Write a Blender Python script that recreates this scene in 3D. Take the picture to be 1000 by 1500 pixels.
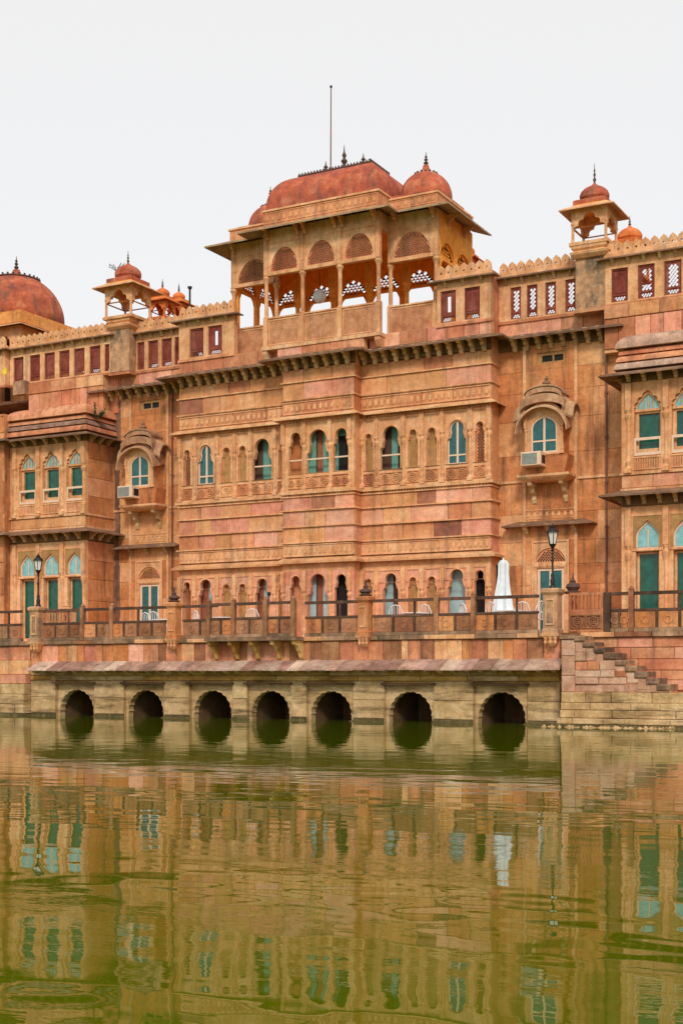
import bpy, math, random
from mathutils import Vector
from mathutils.geometry import tessellate_polygon
random.seed(7)
SC = bpy.context.scene
for o in list(bpy.data.objects): bpy.data.objects.remove(o)
COL = SC.collection
R = math.radians

# ------------------------------------------------------------------ camera, sky, sun
FPX, TH, DC, HZ, CH = 1957.0, R(28.434), 40.0, 990.0, 1.40
cam = bpy.data.objects.new('camera', bpy.data.cameras.new('camera')); COL.objects.link(cam); SC.camera = cam
cam.location = (0, -DC, CH); cam.rotation_euler = (R(90), 0, TH)
cam.data.sensor_fit = 'HORIZONTAL'; cam.data.sensor_width = 36; cam.data.lens = 36 * FPX / 1000
cam.data.shift_y = (HZ - 750) / 1000; cam.data.clip_end = 5000
w = bpy.data.worlds.new('World'); SC.world = w; w.use_nodes = True
wn, wl = w.node_tree.nodes, w.node_tree.links
SUN_EL, SUN_AZ = 36.0, 152.0           # azimuth clockwise from +Y
sky = wn.new('ShaderNodeTexSky'); sky.sky_type = 'NISHITA'; sky.sun_disc = False
sky.sun_elevation = R(SUN_EL); sky.sun_rotation = R(SUN_AZ); sky.dust_density = 2.0; sky.air_density = 1.0; sky.ozone_density = 1.0
mx = wn.new('ShaderNodeMixRGB'); mx.inputs['Fac'].default_value = 0.84
mx.inputs['Color2'].default_value = (7.3, 7.15, 6.95, 1)      # thin bright haze layer that whitens the whole sky
wl.new(sky.outputs[0], mx.inputs['Color1']); wl.new(mx.outputs[0], wn['Background'].inputs['Color'])
wn['Background'].inputs['Strength'].default_value = 0.107
sl = bpy.data.lights.new('sun', 'SUN'); sl.energy = 1.5; sl.angle = R(10); sl.color = (1.0, 0.90, 0.76)
so = bpy.data.objects.new('sun', sl); COL.objects.link(so)
sd = Vector((math.sin(R(SUN_AZ)) * math.cos(R(SUN_EL)), math.cos(R(SUN_AZ)) * math.cos(R(SUN_EL)), math.sin(R(SUN_EL))))
so.rotation_euler = sd.to_track_quat('Z', 'Y').to_euler(); so.location = (20, -40, 40)
SC.view_settings.view_transform = 'Standard'; SC.view_settings.look = 'None'
SC.view_settings.gamma = 1; SC.view_settings.use_curve_mapping = False; SC.view_settings.exposure = 0.36
SC.render.engine = 'CYCLES'; SC.cycles.max_bounces = 8; SC.cycles.diffuse_bounces = 5

_s, _c = math.sin(TH), math.cos(TH)
def XP(px, Y=0.0):      # where a line of sight through image column px meets the plane Y
    u = (px - 500) / FPX; return (DC + Y) * (-_s + u * _c) / (_c + u * _s)
def ZP(px, py, Y=0.0):
    u = (px - 500) / FPX; return CH + (HZ - py) * (DC + Y) / (_c + u * _s) / FPX

# ------------------------------------------------------------------ materials
def nodes_of(m): m.use_nodes = True; return m.node_tree.nodes, m.node_tree.links
def stone(name, cols, streak=(0.10, 0.06, 0.04), sa=0.35, scale=0.7, bump=0.35, rnd=0.35, rough=0.9, fine=1.0, warm=0.0, hue=0.022, sx=2.2, sz=.22):
    m = bpy.data.materials.new(name); n, l = nodes_of(m); b = n['Principled BSDF']
    b.inputs['Roughness'].default_value = rough; b.inputs['Specular IOR Level'].default_value = 0.25
    g = n.new('ShaderNodeNewGeometry'); oi = n.new('ShaderNodeObjectInfo')
    # offset per object so that neighbouring stones never share one pattern
    off = n.new('ShaderNodeVectorMath'); off.operation = 'SCALE'; off.inputs['Scale'].default_value = 1.0
    l.new(g.outputs['Position'], off.inputs[0])
    n1 = n.new('ShaderNodeTexNoise'); n1.inputs['Scale'].default_value = scale; n1.inputs['Detail'].default_value = 7; n1.inputs['Roughness'].default_value = 0.62
    l.new(off.outputs[0], n1.inputs['Vector'])
    ad = n.new('ShaderNodeMath'); ad.operation = 'MULTIPLY_ADD'; ad.inputs[1].default_value = rnd; l.new(oi.outputs['Random'], ad.inputs[0])
    sb = n.new('ShaderNodeMath'); sb.operation = 'SUBTRACT'; sb.inputs[1].default_value = rnd * 0.5; l.new(n1.outputs['Fac'], sb.inputs[0]); l.new(sb.outputs[0], ad.inputs[2])
    cr = n.new('ShaderNodeValToRGB'); e = cr.color_ramp.elements
    pos = [0.24 + 0.52 * i / (len(cols) - 1) for i in range(len(cols))]
    e[0].position = pos[0]; e[0].color = (*cols[0], 1); e[1].position = pos[-1]; e[1].color = (*cols[-1], 1)
    for p, c in zip(pos[1:-1], cols[1:-1]): q = e.new(p); q.color = (*c, 1)
    l.new(ad.outputs[0], cr.inputs['Fac'])
    # per-stone hue / value
    hs = n.new('ShaderNodeHueSaturation'); l.new(cr.outputs[0], hs.inputs['Color'])
    r2 = n.new('ShaderNodeMath'); r2.operation = 'MULTIPLY'; r2.inputs[1].default_value = 37.7; l.new(oi.outputs['Random'], r2.inputs[0])
    fr = n.new('ShaderNodeMath'); fr.operation = 'FRACT'; l.new(r2.outputs[0], fr.inputs[0])
    mr = n.new('ShaderNodeMapRange'); mr.inputs['To Min'].default_value = 1 - rnd * 0.5; mr.inputs['To Max'].default_value = 1 + rnd * 0.35
    l.new(fr.outputs[0], mr.inputs['Value']); l.new(mr.outputs[0], hs.inputs['Value'])
    r3 = n.new('ShaderNodeMath'); r3.operation = 'MULTIPLY'; r3.inputs[1].default_value = 91.3; l.new(oi.outputs['Random'], r3.inputs[0])
    f3 = n.new('ShaderNodeMath'); f3.operation = 'FRACT'; l.new(r3.outputs[0], f3.inputs[0])
    m3 = n.new('ShaderNodeMapRange'); m3.inputs['To Min'].default_value = 0.5 - hue * rnd; m3.inputs['To Max'].default_value = 0.5 + hue * rnd * 0.6
    l.new(f3.outputs[0], m3.inputs['Value']); l.new(m3.outputs[0], hs.inputs['Hue'])
    # vertical streaks of weathering
    mp = n.new('ShaderNodeMapping'); mp.inputs['Scale'].default_value = (sx, sx, sz); l.new(g.outputs['Position'], mp.inputs['Vector'])
    n2 = n.new('ShaderNodeTexNoise'); n2.inputs['Scale'].default_value = 1.3; n2.inputs['Detail'].default_value = 8; n2.inputs['Roughness'].default_value = 0.7; l.new(mp.outputs[0], n2.inputs['Vector'])
    c2 = n.new('ShaderNodeValToRGB'); c2.color_ramp.elements[0].position = 0.50; c2.color_ramp.elements[1].position = 0.66
    l.new(n2.outputs['Fac'], c2.inputs['Fac'])
    ms = n.new('ShaderNodeMath'); ms.operation = 'MULTIPLY'; ms.inputs[1].default_value = sa; l.new(c2.outputs[0], ms.inputs[0])
    mixs = n.new('ShaderNodeMixRGB'); l.new(ms.outputs[0], mixs.inputs['Fac']); l.new(hs.outputs[0], mixs.inputs['Color1']); mixs.inputs['Color2'].default_value = (*streak, 1)
    # mottling: pale worn patches
    n5 = n.new('ShaderNodeTexNoise'); n5.inputs['Scale'].default_value = 5.5; n5.inputs['Detail'].default_value = 6; n5.inputs['Roughness'].default_value = 0.65; l.new(g.outputs['Position'], n5.inputs['Vector'])
    m5 = n.new('ShaderNodeMapRange'); m5.inputs['From Min'].default_value = 0.32; m5.inputs['From Max'].default_value = 0.68; m5.inputs['To Min'].default_value = .80; m5.inputs['To Max'].default_value = 1.14; l.new(n5.outputs['Fac'], m5.inputs['Value'])
    mot = n.new('ShaderNodeVectorMath'); mot.operation = 'SCALE'; l.new(mixs.outputs[0], mot.inputs[0]); l.new(m5.outputs[0], mot.inputs['Scale'])
    # fine grain
    n3 = n.new('ShaderNodeTexNoise'); n3.inputs['Scale'].default_value = 20; n3.inputs['Detail'].default_value = 8; n3.inputs['Roughness'].default_value = 0.7; l.new(g.outputs['Position'], n3.inputs['Vector'])
    m4 = n.new('ShaderNodeMapRange'); m4.inputs['From Min'].default_value = 0.3; m4.inputs['From Max'].default_value = 0.7
    m4.inputs['To Min'].default_value = 1 - 0.24 * fine; m4.inputs['To Max'].default_value = 1 + 0.18 * fine; l.new(n3.outputs['Fac'], m4.inputs['Value'])
    mul = n.new('ShaderNodeVectorMath'); mul.operation = 'SCALE'; l.new(mot.outputs[0], mul.inputs[0]); l.new(m4.outputs[0], mul.inputs['Scale'])
    l.new(mul.outputs[0], b.inputs['Base Color'])
    bp = n.new('ShaderNodeBump'); bp.inputs['Strength'].default_value = bump; bp.inputs['Distance'].default_value = 0.03
    l.new(n3.outputs['Fac'], bp.inputs['Height']); l.new(bp.outputs[0], b.inputs['Normal'])
    return m
def plain(name, col, rough=0.6, metal=0.0, var=0.15, scale=6, spec=0.5, emis=None):
    m = bpy.data.materials.new(name); n, l = nodes_of(m); b = n['Principled BSDF']
    b.inputs['Roughness'].default_value = rough; b.inputs['Metallic'].default_value = metal; b.inputs['Specular IOR Level'].default_value = spec
    g = n.new('ShaderNodeNewGeometry'); t = n.new('ShaderNodeTexNoise'); t.inputs['Scale'].default_value = scale; t.inputs['Detail'].default_value = 5
    l.new(g.outputs['Position'], t.inputs['Vector'])
    r = n.new('ShaderNodeMapRange'); r.inputs['From Min'].default_value = .3; r.inputs['From Max'].default_value = .7; r.inputs['To Min'].default_value = 1 - var; r.inputs['To Max'].default_value = 1 + var
    l.new(t.outputs['Fac'], r.inputs['Value'])
    s = n.new('ShaderNodeVectorMath'); s.operation = 'SCALE'; s.inputs[0].default_value = col; l.new(r.outputs[0], s.inputs['Scale']); l.new(s.outputs[0], b.inputs['Base Color'])
    return m
TAN = stone('sandstone_tan', [(.56, .23, .09), (.73, .36, .16), (.83, .485, .255)], sa=.3, scale=.8, rnd=.10)
BLK = stone('sandstone_block', [(.52, .19, .078), (.72, .335, .15), (.84, .485, .265)], sa=.4, scale=1.2, rnd=.26, hue=.03)
PNK = stone('sandstone_pink_block', [(.58, .205, .12), (.78, .355, .22), (.86, .49, .34)], sa=.4, scale=1.2, rnd=.26, hue=.03)
ORG = stone('sandstone_orange', [(.44, .14, .05), (.64, .255, .095), (.79, .41, .19)], sa=.7, scale=.8, rnd=.16)
OCH = stone('ochre_panel', [(.36, .19, .07), (.44, .25, .095), (.52, .32, .14)], sa=.25, scale=2, rnd=.12)
TRIM = stone('sandstone_trim', [(.56, .25, .105), (.78, .41, .20), (.88, .58, .34)], sa=.4, scale=1.6, rnd=.14)
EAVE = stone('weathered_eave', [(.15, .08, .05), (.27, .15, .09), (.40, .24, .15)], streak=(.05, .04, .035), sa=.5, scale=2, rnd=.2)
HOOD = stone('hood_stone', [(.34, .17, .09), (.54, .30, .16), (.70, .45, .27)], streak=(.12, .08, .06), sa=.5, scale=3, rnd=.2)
BED = stone('shaded_cornice_stone', [(.14, .075, .03), (.22, .12, .045), (.32, .19, .08)], streak=(.04, .035, .02), sa=.6, scale=2, rnd=.1)  # dark tone paints the shade of the bracket cavity into the stone
BRK = stone('bracket_stone', [(.42, .26, .11), (.60, .39, .19), (.74, .53, .29)], sa=.35, scale=3, rnd=.3)
RED = stone('red_sandstone', [(.44, .14, .065), (.62, .25, .125), (.76, .38, .2)], sa=.5, scale=1.2, rnd=.28)
MAR = stone('maroon_jali', [(.17, .035, .025), (.25, .06, .04), (.34, .10, .07)], sa=.2, scale=3, rnd=.2, streak=(.45, .30, .22))
DOME = stone('dome_red', [(.26, .065, .045), (.50, .12, .06), (.66, .28, .15)], sa=.75, scale=2.2, rnd=.12, streak=(.12, .08, .065), sx=1.6, sz=.5, bump=.6)
ORD = stone('painted_orange_glow', [(.80, .25, .03), (.92, .36, .05), (.95, .48, .09)], sa=.12, scale=1.5, rnd=.1)  # saturated orange paints the warm backlit glow into the surface colour
ORR = stone('orange_red_stone', [(.50, .11, .03), (.68, .18, .045), (.78, .28, .08)], sa=.3, scale=2.5, rnd=.1)
PUR = stone('purple_brown_block', [(.24, .085, .06), (.36, .14, .085), (.50, .22, .12)], sa=.4, scale=3, rnd=.2)
WTH = stone('grey_stained_stone', [(.11, .08, .055), (.32, .19, .11), (.56, .35, .21)], sa=.6, scale=2.2, rnd=.2)
BASE = stone('wet_base_stone', [(.34, .205, .085), (.62, .42, .21), (.80, .61, .37)], sa=.85, scale=1.6, rnd=.12, streak=(.13, .085, .035), bump=1.0, sx=.45, sz=3.2)
OCB = stone('yellow_base_band', [(.42, .22, .05), (.60, .36, .10), (.72, .49, .19)], sa=.7, scale=1.4, rnd=.2, streak=(.10, .065, .025), bump=.6, sx=.6, sz=2.5)
SLAB = stone('canopy_slab', [(.30, .17, .12), (.48, .30, .22), (.68, .49, .38)], sa=.5, scale=2.2, rnd=.5, hue=.03)
PARA = stone('parapet_brown', [(.22, .085, .04), (.38, .17, .08), (.52, .27, .14)], sa=.6, scale=2, rnd=.25)
RAIL = stone('dark_rail', [(.05, .03, .02), (.11, .06, .04), (.20, .11, .075)], sa=.4, scale=3, rnd=.2)
ALG = stone('algae_edge', [(.06, .05, .02), (.13, .10, .04), (.24, .18, .08)], sa=.4, scale=4, rnd=.3, bump=.8)
INT = plain('interior_dark', (.10, .05, .035), .9)  # dark colour stands in for the dimness behind openings
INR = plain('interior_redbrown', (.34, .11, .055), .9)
INB = plain('interior_black', (.012, .010, .010), .9)  # near-black sheets paint the unlit depth behind openings
TEAL = plain('teal_curtain_glass', (.014, .11, .12), .14, var=.3, scale=5)
GREEN = plain('green_curtain_glass', (.007, .095, .065), .16, var=.35, scale=5)
CYAN = plain('pale_cyan_glass', (.22, .50, .54), .12, var=.2)
SHUT = plain('seafoam_shutter', (.14, .36, .30), .6, var=.12)
SKYB = plain('pale_blue_curtain', (.36, .54, .58), .7, var=.12)
WHT = plain('cream_paint', (.76, .55, .40), .6, var=.08)
WHITE = plain('white_paint', (.82, .82, .82), .5, var=.05)
CLOTH = plain('umbrella_canvas', (.72, .80, .85), .9, var=.08)
IRON = plain('dark_iron', (.03, .028, .03), .45, .6)
DARKF = plain('dark_finial_stone', (.10, .05, .04), .8)
GLASS = plain('frosted_lantern_glass', (.72, .72, .70), .2)
GRILL = plain('aircon_grille', (.33, .35, .32), .6)
PIPE = plain('drain_pipe_paint', (.17, .075, .045), .6)
LEAF = plain('leaf_green', (.05, .11, .03), .7, var=.4)
YEL = plain('yellow_fabric', (.80, .62, .05), .8)
SOIL = stone('dusty_ground', [(.30, .22, .14), (.38, .28, .18), (.44, .34, .23)], sa=.1, scale=.1, rnd=0)

# ------------------------------------------------------------------ mesh helpers
class MB:
    def __init__(s): s.v = []; s.f = []
    def add(s, vs, fs):
        b = len(s.v); s.v += [tuple(p) for p in vs]; s.f += [tuple(i + b for i in f) for f in fs]; return s
    def box(s, x0, x1, y0, y1, z0, z1):
        if x0 > x1: x0, x1 = x1, x0
        if y0 > y1: y0, y1 = y1, y0
        return s.add([(x0, y0, z0), (x1, y0, z0), (x1, y1, z0), (x0, y1, z0), (x0, y0, z1), (x1, y0, z1), (x1, y1, z1), (x0, y1, z1)],
                     [(0, 3, 2, 1), (4, 5, 6, 7), (0, 1, 5, 4), (1, 2, 6, 5), (2, 3, 7, 6), (3, 0, 4, 7)])
    def cbox(s, x0, x1, y0, y1, z0, z1, c=.015):   # box with a chamfered front (-Y) face
        if x0 > x1: x0, x1 = x1, x0
        return s.add([(x0, y1, z0), (x1, y1, z0), (x1, y1, z1), (x0, y1, z1), (x0, y0 + c, z0), (x1, y0 + c, z0), (x1, y0 + c, z1), (x0, y0 + c, z1),
                      (x0 + c, y0, z0 + c), (x1 - c, y0, z0 + c), (x1 - c, y0, z1 - c), (x0 + c, y0, z1 - c)],
                     [(0, 3, 2, 1), (0, 1, 5, 4), (1, 2, 6, 5), (2, 3, 7, 6), (3, 0, 4, 7), (4, 5, 9, 8), (5, 6, 10, 9), (6, 7, 11, 10), (7, 4, 8, 11), (8, 9, 10, 11)])
    def plate(s, outer, holes, y0, y1):      # outline in XZ with holes, thickness along Y
        loops = [outer] + holes
        flat = [p for L in loops for p in L]
        tris = tessellate_polygon([[Vector((p[0], p[1], 0)) for p in L] for L in loops])
        n = len(flat); vs = [(p[0], y0, p[1]) for p in flat] + [(p[0], y1, p[1]) for p in flat]; fs = []
        for t in tris:
            a, b, c = (flat[i] for i in t)
            ar = (b[0] - a[0]) * (c[1] - a[1]) - (b[1] - a[1]) * (c[0] - a[0])
            if ar < 0: t = (t[0], t[2], t[1])
            fs.append(tuple(t)); fs.append((t[0] + n, t[2] + n, t[1] + n))
        k = 0
        for L in loops:
            m = len(L)
            for i in range(m):
                j = (i + 1) % m; fs.append((k + i, k + j, k + j + n, k + i + n))
            k += m
        return s.add(vs, fs)
    def prism_x(s, poly, x0, x1):            # outline in YZ, extruded along X
        n = len(poly); vs = [(x0, p[0], p[1]) for p in poly] + [(x1, p[0], p[1]) for p in poly]
        return s.add(vs, [tuple(range(n)), tuple(range(2 * n - 1, n - 1, -1))] + [(i, (i + 1) % n, (i + 1) % n + n, i + n) for i in range(n)])
    def lathe(s, cx, cy, prof, n=16, a0=0.0):
        k = len(prof); vs = []; fs = []
        for r, z in prof:
            for i in range(n):
                a = a0 + 2 * math.pi * i / n; vs.append((cx + r * math.cos(a), cy + r * math.sin(a), z))
        for j in range(k - 1):
            for i in range(n):
                a, b = j * n + i, j * n + (i + 1) % n; fs.append((a, b, b + n, a + n))
        fs.append(tuple(range(n - 1, -1, -1))); fs.append(tuple(range((k - 1) * n, k * n)))
        return s.add(vs, fs)
    def loft(s, rings):                      # rings of equal length, closed loops
        n = len(rings[0]); vs = [p for r in rings for p in r]; fs = []
        for j in range(len(rings) - 1):
            for i in range(n):
                a, b = j * n + i, j * n + (i + 1) % n; fs.append((a, b, b + n, a + n))
        fs.append(tuple(range(n - 1, -1, -1))); fs.append(tuple(range((len(rings) - 1) * n, len(rings) * n)))
        return s.add(vs, fs)
    def rloft(s, x0, x1, y0, y1, prof, sub=1):      # rectangle inset by prof [(ix, iy, z)]
        return s.loft([[(x0 + ix, y0 + iy, z), (x1 - ix, y0 + iy, z), (x1 - ix, y1 - iy, z), (x0 + ix, y1 - iy, z)] for ix, iy, z in prof])
    def tube(s, pts, r, n=6):
        rings = []
        for i, p in enumerate(pts):
            p = Vector(p); d = (Vector(pts[min(i + 1, len(pts) - 1)]) - Vector(pts[max(i - 1, 0)])).normalized()
            u = d.cross(Vector((0, 0, 1)) if abs(d.z) < .9 else Vector((0, 1, 0))).normalized(); v = d.cross(u)
            rr = r[i] if isinstance(r, (list, tuple)) else r
            rings.append([tuple(p + u * rr * math.cos(2 * math.pi * k / n) + v * rr * math.sin(2 * math.pi * k / n)) for k in range(n)])
        return s.loft(rings)
    def eave(s, path, proj, drop, th=.07, closed=False, th2=None):
        # sloping stone slab along a plan path; outside is to the right of the walking direction
        n = len(path); inn = [Vector((p[0], p[1])) for p in path]; z = path[0][2]; out = []
        for i in range(n):
            ds = []
            if i > 0 or closed: ds.append((inn[i] - inn[i - 1]).normalized())
            if i < n - 1 or closed: ds.append((inn[(i + 1) % n] - inn[i]).normalized())
            ns = [Vector((d.y, -d.x)) for d in ds]
            o = ns[0] if len(ns) == 1 else (ns[0] + ns[1]) / (1 + ns[0].dot(ns[1]))
            out.append(inn[i] + o * proj)
        th2 = th2 or th * .7
        vs = []
        for i in range(n):
            a, b = inn[i], out[i]
            vs += [(a.x, a.y, z), (b.x, b.y, z - drop), (b.x, b.y, z - drop - th2), (a.x, a.y, z - th)]
        fs = []
        for i in range(n if closed else n - 1):
            j = (i + 1) % n
            for k in range(4): fs.append((4 * i + k, 4 * i + (k + 1) % 4, 4 * j + (k + 1) % 4, 4 * j + k))
        if not closed: fs.append((3, 2, 1, 0)); fs.append((4 * n - 4, 4 * n - 3, 4 * n - 2, 4 * n - 1))
        return s.add(vs, fs)

WL = {}
def empty(name, loc, label, cat, group=None):
    o = bpy.data.objects.new(name, None); COL.objects.link(o); o.location = loc; WL[o] = Vector(loc); o.empty_display_size = .3
    o['label'] = label; o['category'] = cat
    if group: o['group'] = group
    return o
def tag(o, label, cat=None, group=None):
    o['label'] = label
    if cat: o['category'] = cat
    if group: o['group'] = group
    return o
def O(name, mb, mat, parent=None, smooth=False, kind=None, origin=None):
    xs, ys, zs = zip(*mb.v)
    c = Vector(origin) if origin else Vector(((min(xs) + max(xs)) / 2, (min(ys) + max(ys)) / 2, min(zs)))
    me = bpy.data.meshes.new(name); me.from_pydata([(x - c.x, y - c.y, z - c.z) for x, y, z in mb.v], [], mb.f)
    me.materials.append(mat)
    if smooth:
        me.polygons.foreach_set('use_smooth', [True] * len(me.polygons))
        me.set_sharp_from_angle(angle=R(38))
    me.update(); o = bpy.data.objects.new(name, me); COL.objects.link(o)
    o.parent = parent; o.location = c - (WL[parent] if parent else Vector((0, 0, 0))); WL[o] = c
    if kind: o['kind'] = kind
    return o
def inst(src, loc, parent=None, scale=None, rz=None, label=None, kids=True):
    o = src.copy(); COL.objects.link(o); o.parent = parent
    o.location = Vector(loc) - (WL[parent] if parent else Vector((0, 0, 0))); WL[o] = Vector(loc)
    if scale is not None: o.scale = scale
    if rz is not None: o.rotation_euler = (0, 0, rz)
    if label: o['label'] = label
    if kids:
        for ch in list(src.children): copy_tree(ch, o)
    return o
def copy_tree(src, parent):
    c = src.copy(); COL.objects.link(c); c.parent = parent
    for ch in list(src.children): copy_tree(ch, c)
    return c

def arch(cx, w, z0, zt, kind='bulb', n=4):
    """opening outline, from bottom left up and over to bottom right"""
    h = w / 2; L = []
    if kind == 'round':
        zs = zt - h; L = [(-h * math.cos(a), zs + h * math.sin(a)) for a in [math.pi / 2 * i / 8 for i in range(9)]]
    elif kind == 'seg':
        zs = zt - h * .8; L = [(-h * math.cos(a), zs + h * .8 * math.sin(a)) for a in [math.pi / 2 * i / 8 for i in range(9)]]
    elif kind == 'point':
        H = w * .72; zs = zt - H; L = [(-h * (1 - (i / 8) ** 2.1), zs + H * (i / 8)) for i in range(9)]
    elif kind == 'wide':
        H = w * .52; zs = zt - H; L = [(-h * (1 - (i / 8) ** 2.7), zs + H * (i / 8) ** .9) for i in range(9)]
    elif kind == 'multi':
        H = w * .62; zs = zt - H; N = 4 * n
        for i in range(N + 1):
            t = i / N; x = -h * (1 - t ** 1.6) * .90; z = zs + H * (t * .92); o = abs(math.sin(n * math.pi * t)) * w * .07
            a = math.atan2(z - zs + .001, -x + .001)
            L.append((x - o * math.cos(a), z + o * math.sin(a)))
        L[-1] = (0, zt)
        L = [(-h, zs - .02)] + L
    elif kind == 'scal':       # round arch edged with scallops
        zs = zt - h; N = 5 * n
        for i in range(N + 1):
            a = math.pi / 2 * i / N; r = h * (1 - .045 * (1 - abs(math.sin(2 * n * a / 1.0))))
            L.append((-r * math.cos(a), zs + r * math.sin(a)))
        L = [(-h, zs - .02)] + L
    else:                      # 'bulb': cusped shoulders with a round head
        H = min(w * 1.05, (zt - z0) * .62); zs = zt - H; b = h * .74
        L = [(-h, zs), (-h * .99, zs + H * .07), (-h * .93, zs + H * .13), (-h * .80, zs + H * .17), (-h * .79, zs + H * .22)]
        cz = zt - b * 1.05
        for i in range(9):
            a = -R(28) + (math.pi / 2 + R(28)) * i / 8; L.append((-b * math.cos(a), cz + b * 1.05 * math.sin(a)))
        L = [p for k, p in enumerate(L) if k < 5 or p[1] > zs + H * .24]
    R_ = [(-x, z) for x, z in reversed(L) if abs(x) > 1e-6]
    return [(cx + x, z) for x, z in [(-h, z0)] + L + R_ + [(h, z0)]]
def rect(x0, x1, z0, z1): return [(x0, z0), (x1, z0), (x1, z1), (x0, z1)]
def inside(p, poly):
    r = False; j = len(poly) - 1
    for i in range(len(poly)):
        a, b = poly[i], poly[j]
        if (a[1] > p[1]) != (b[1] > p[1]) and p[0] < (b[0] - a[0]) * (p[1] - a[1]) / (b[1] - a[1]) + a[0]: r = not r
        j = i
    return r
def jali(outline, y0, y1, pitch=.09, hole=.34, margin=.02):
    xs = [p[0] for p in outline]; zs = [p[1] for p in outline]; hs = []; r = pitch * hole * 1.35
    k = 0; z = min(zs) + r + margin
    while z < max(zs):
        x = (min(xs) + max(xs)) / 2 - pitch * 12 + (pitch / 2 if k % 2 else 0)
        while x < max(xs):
            P = [(x - r, z), (x, z - r), (x + r, z), (x, z + r)]
            m = margin
            if all(inside((p[0] + dx, p[1] + dz), outline) for p in P for dx in (-m, m) for dz in (-m, m)): hs.append(P)
            x += pitch
        z += pitch * .5 if False else pitch * .62; k += 1
    return MB().plate(outline, hs, y0, y1)

XA = -22.3           # the axis of the facade
# heights above the water
ZF, ZRB, ZRM, ZRT = 2.62, 2.70, 3.20, 3.72
Z_ARC, Z_L0 = 4.85, 5.18
ZS = [5.40, 5.95, 6.50, 7.06, 7.64]       # strings of the lower bands
Z_SILL, Z_L1 = 7.66, 10.15
ZU = [10.32, 10.86, 11.46, 11.92]
Z_EV = 12.24

# ------------------------------------------------------------------ ground and water
def structure(o): o['kind'] = 'structure'; return o
wm = bpy.data.materials.new('lake_water'); n, l = nodes_of(wm); b = n['Principled BSDF']
b.inputs['Base Color'].default_value = (.084, .110, .001, 1); b.inputs['Specular Tint'].default_value = (.76, .96, .22, 1); b.inputs['Roughness'].default_value = .0; b.inputs['IOR'].default_value = 1.45
g = n.new('ShaderNodeNewGeometry')
def wave(sc, vec, det=2.0):
    mp = n.new('ShaderNodeMapping'); mp.inputs['Scale'].default_value = vec; mp.inputs['Rotation'].default_value = (0, 0, R(-20)); l.new(g.outputs['Position'], mp.inputs['Vector'])
    t = n.new('ShaderNodeTexNoise'); t.inputs['Scale'].default_value = sc; t.inputs['Detail'].default_value = det; l.new(mp.outputs[0], t.inputs['Vector']); return t
wa = wave(.9, (1.0, 1.5, 1), 0.0); wb = wave(2.6, (1.0, 1.5, 1), 0.0); wc = wave(9, (.8, 2.0, 1), 2.0); msk = wave(.16, (.35, 1.6, 1), 3.0)
mr = n.new('ShaderNodeMapRange'); mr.inputs['From Min'].default_value = .50; mr.inputs['From Max'].default_value = .66; mr.inputs['To Min'].default_value = .04; mr.inputs['To Max'].default_value = 1.0
l.new(msk.outputs['Fac'], mr.inputs['Value'])
def bumpn(t, dist, prev=None, strength=None):
    bp = n.new('ShaderNodeBump'); bp.inputs['Distance'].default_value = dist; bp.inputs['Strength'].default_value = 1
    l.new(t.outputs['Fac'], bp.inputs['Height'])
    if strength: l.new(strength, bp.inputs['Strength'])
    if prev: l.new(prev.outputs[0], bp.inputs['Normal'])
    return bp
b1 = bumpn(wa, .0046); b2 = bumpn(wb, .0018, b1); b3 = bumpn(wc, .0008, b2, mr.outputs[0]); l.new(b3.outputs[0], b.inputs['Normal'])
wt = MB().add([(-900, -700, 0), (700, -700, 0), (700, 3.0, 0), (-900, 3.0, 0)], [(0, 1, 2, 3)])
structure(O('water', wt, wm)); 
gd = MB().add([(-1500, 6.1, 2.55), (1500, 6.1, 2.55), (1500, 2500, 2.55), (-1500, 2500, 2.55), (-1500, 6.1, -.6), (1500, 6.1, -.6)], [(0, 1, 2, 3), (4, 5, 1, 0)])
structure(O('ground', gd, SOIL))

# ------------------------------------------------------------------ the palace
PAL = empty('palace_building', (XA, 3, ZF), 'long carved orange sandstone palace with teal windows rising behind the lakeside terrace', 'palace')
def P(name, mb, mat, parent=PAL, **k): return O(name, mb, mat, parent, **k)
def boxes(name, L, mat, parent=PAL):
    for b_ in L: O(name, MB().box(*b_), mat, parent)
def block(x0, x1, yf, z0, z1, mat, name='stone_block', parent=PAL, dep=.06, jig=.008):
    g_, c_ = (.002, .006) if name == 'wall_slab' else (.005, .012)
    y = yf + random.uniform(-jig, jig); q = random.uniform(0, .006)
    return O(name, MB().cbox(x0 + g_, x1 - g_ - q, y, yf + dep, z0 + g_, z1 - g_ - random.uniform(0, .005), c_), mat, parent)
def course(x0, x1, yf, z0, z1, mats, wmin=.8, wmax=1.7, **k):
    x = x0
    while x < x1 - .01:
        w_ = random.uniform(wmin, wmax)
        if x1 - (x + w_) < wmin * .7: w_ = x1 - x
        block(x, x + w_, yf, z0, z1, random.choice(mats), **k); x += w_
# massing: (x0, x1, front Y)
HM = 6.09; ML, MR = XA - HM, XA + HM
CB = 1.39; CL, CR = XA - CB, XA + CB
YR, YC, YB = .68, -.5, -1.0
XLB = XP(125, YB); XLB0 = XP(15, YB); XRB = XP(910, YB)
XRB1 = XRB + 3.75
XW0, XW1 = -60.0, 4.0
core = MB()
core.box(ML, MR, .75, 6, ZF, 5.22); core.box(ML, MR, .08, .75, 5.22, 7.66)   # solid backs behind the bands
core.box(ML, MR, .08, .75, 10.15, 12.3); core.box(ML, MR, .75, 6, 5.22, 12.3)
core.box(ML, ML + .2, .135, .749, ZF - .6, 5.219); core.box(MR - .2, MR, .135, .749, ZF - .6, 5.219)
core.box(ML, ML + .2, .135, .749, 7.661, 10.149); core.box(MR - .2, MR, .135, .749, 7.661, 10.149)

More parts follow.
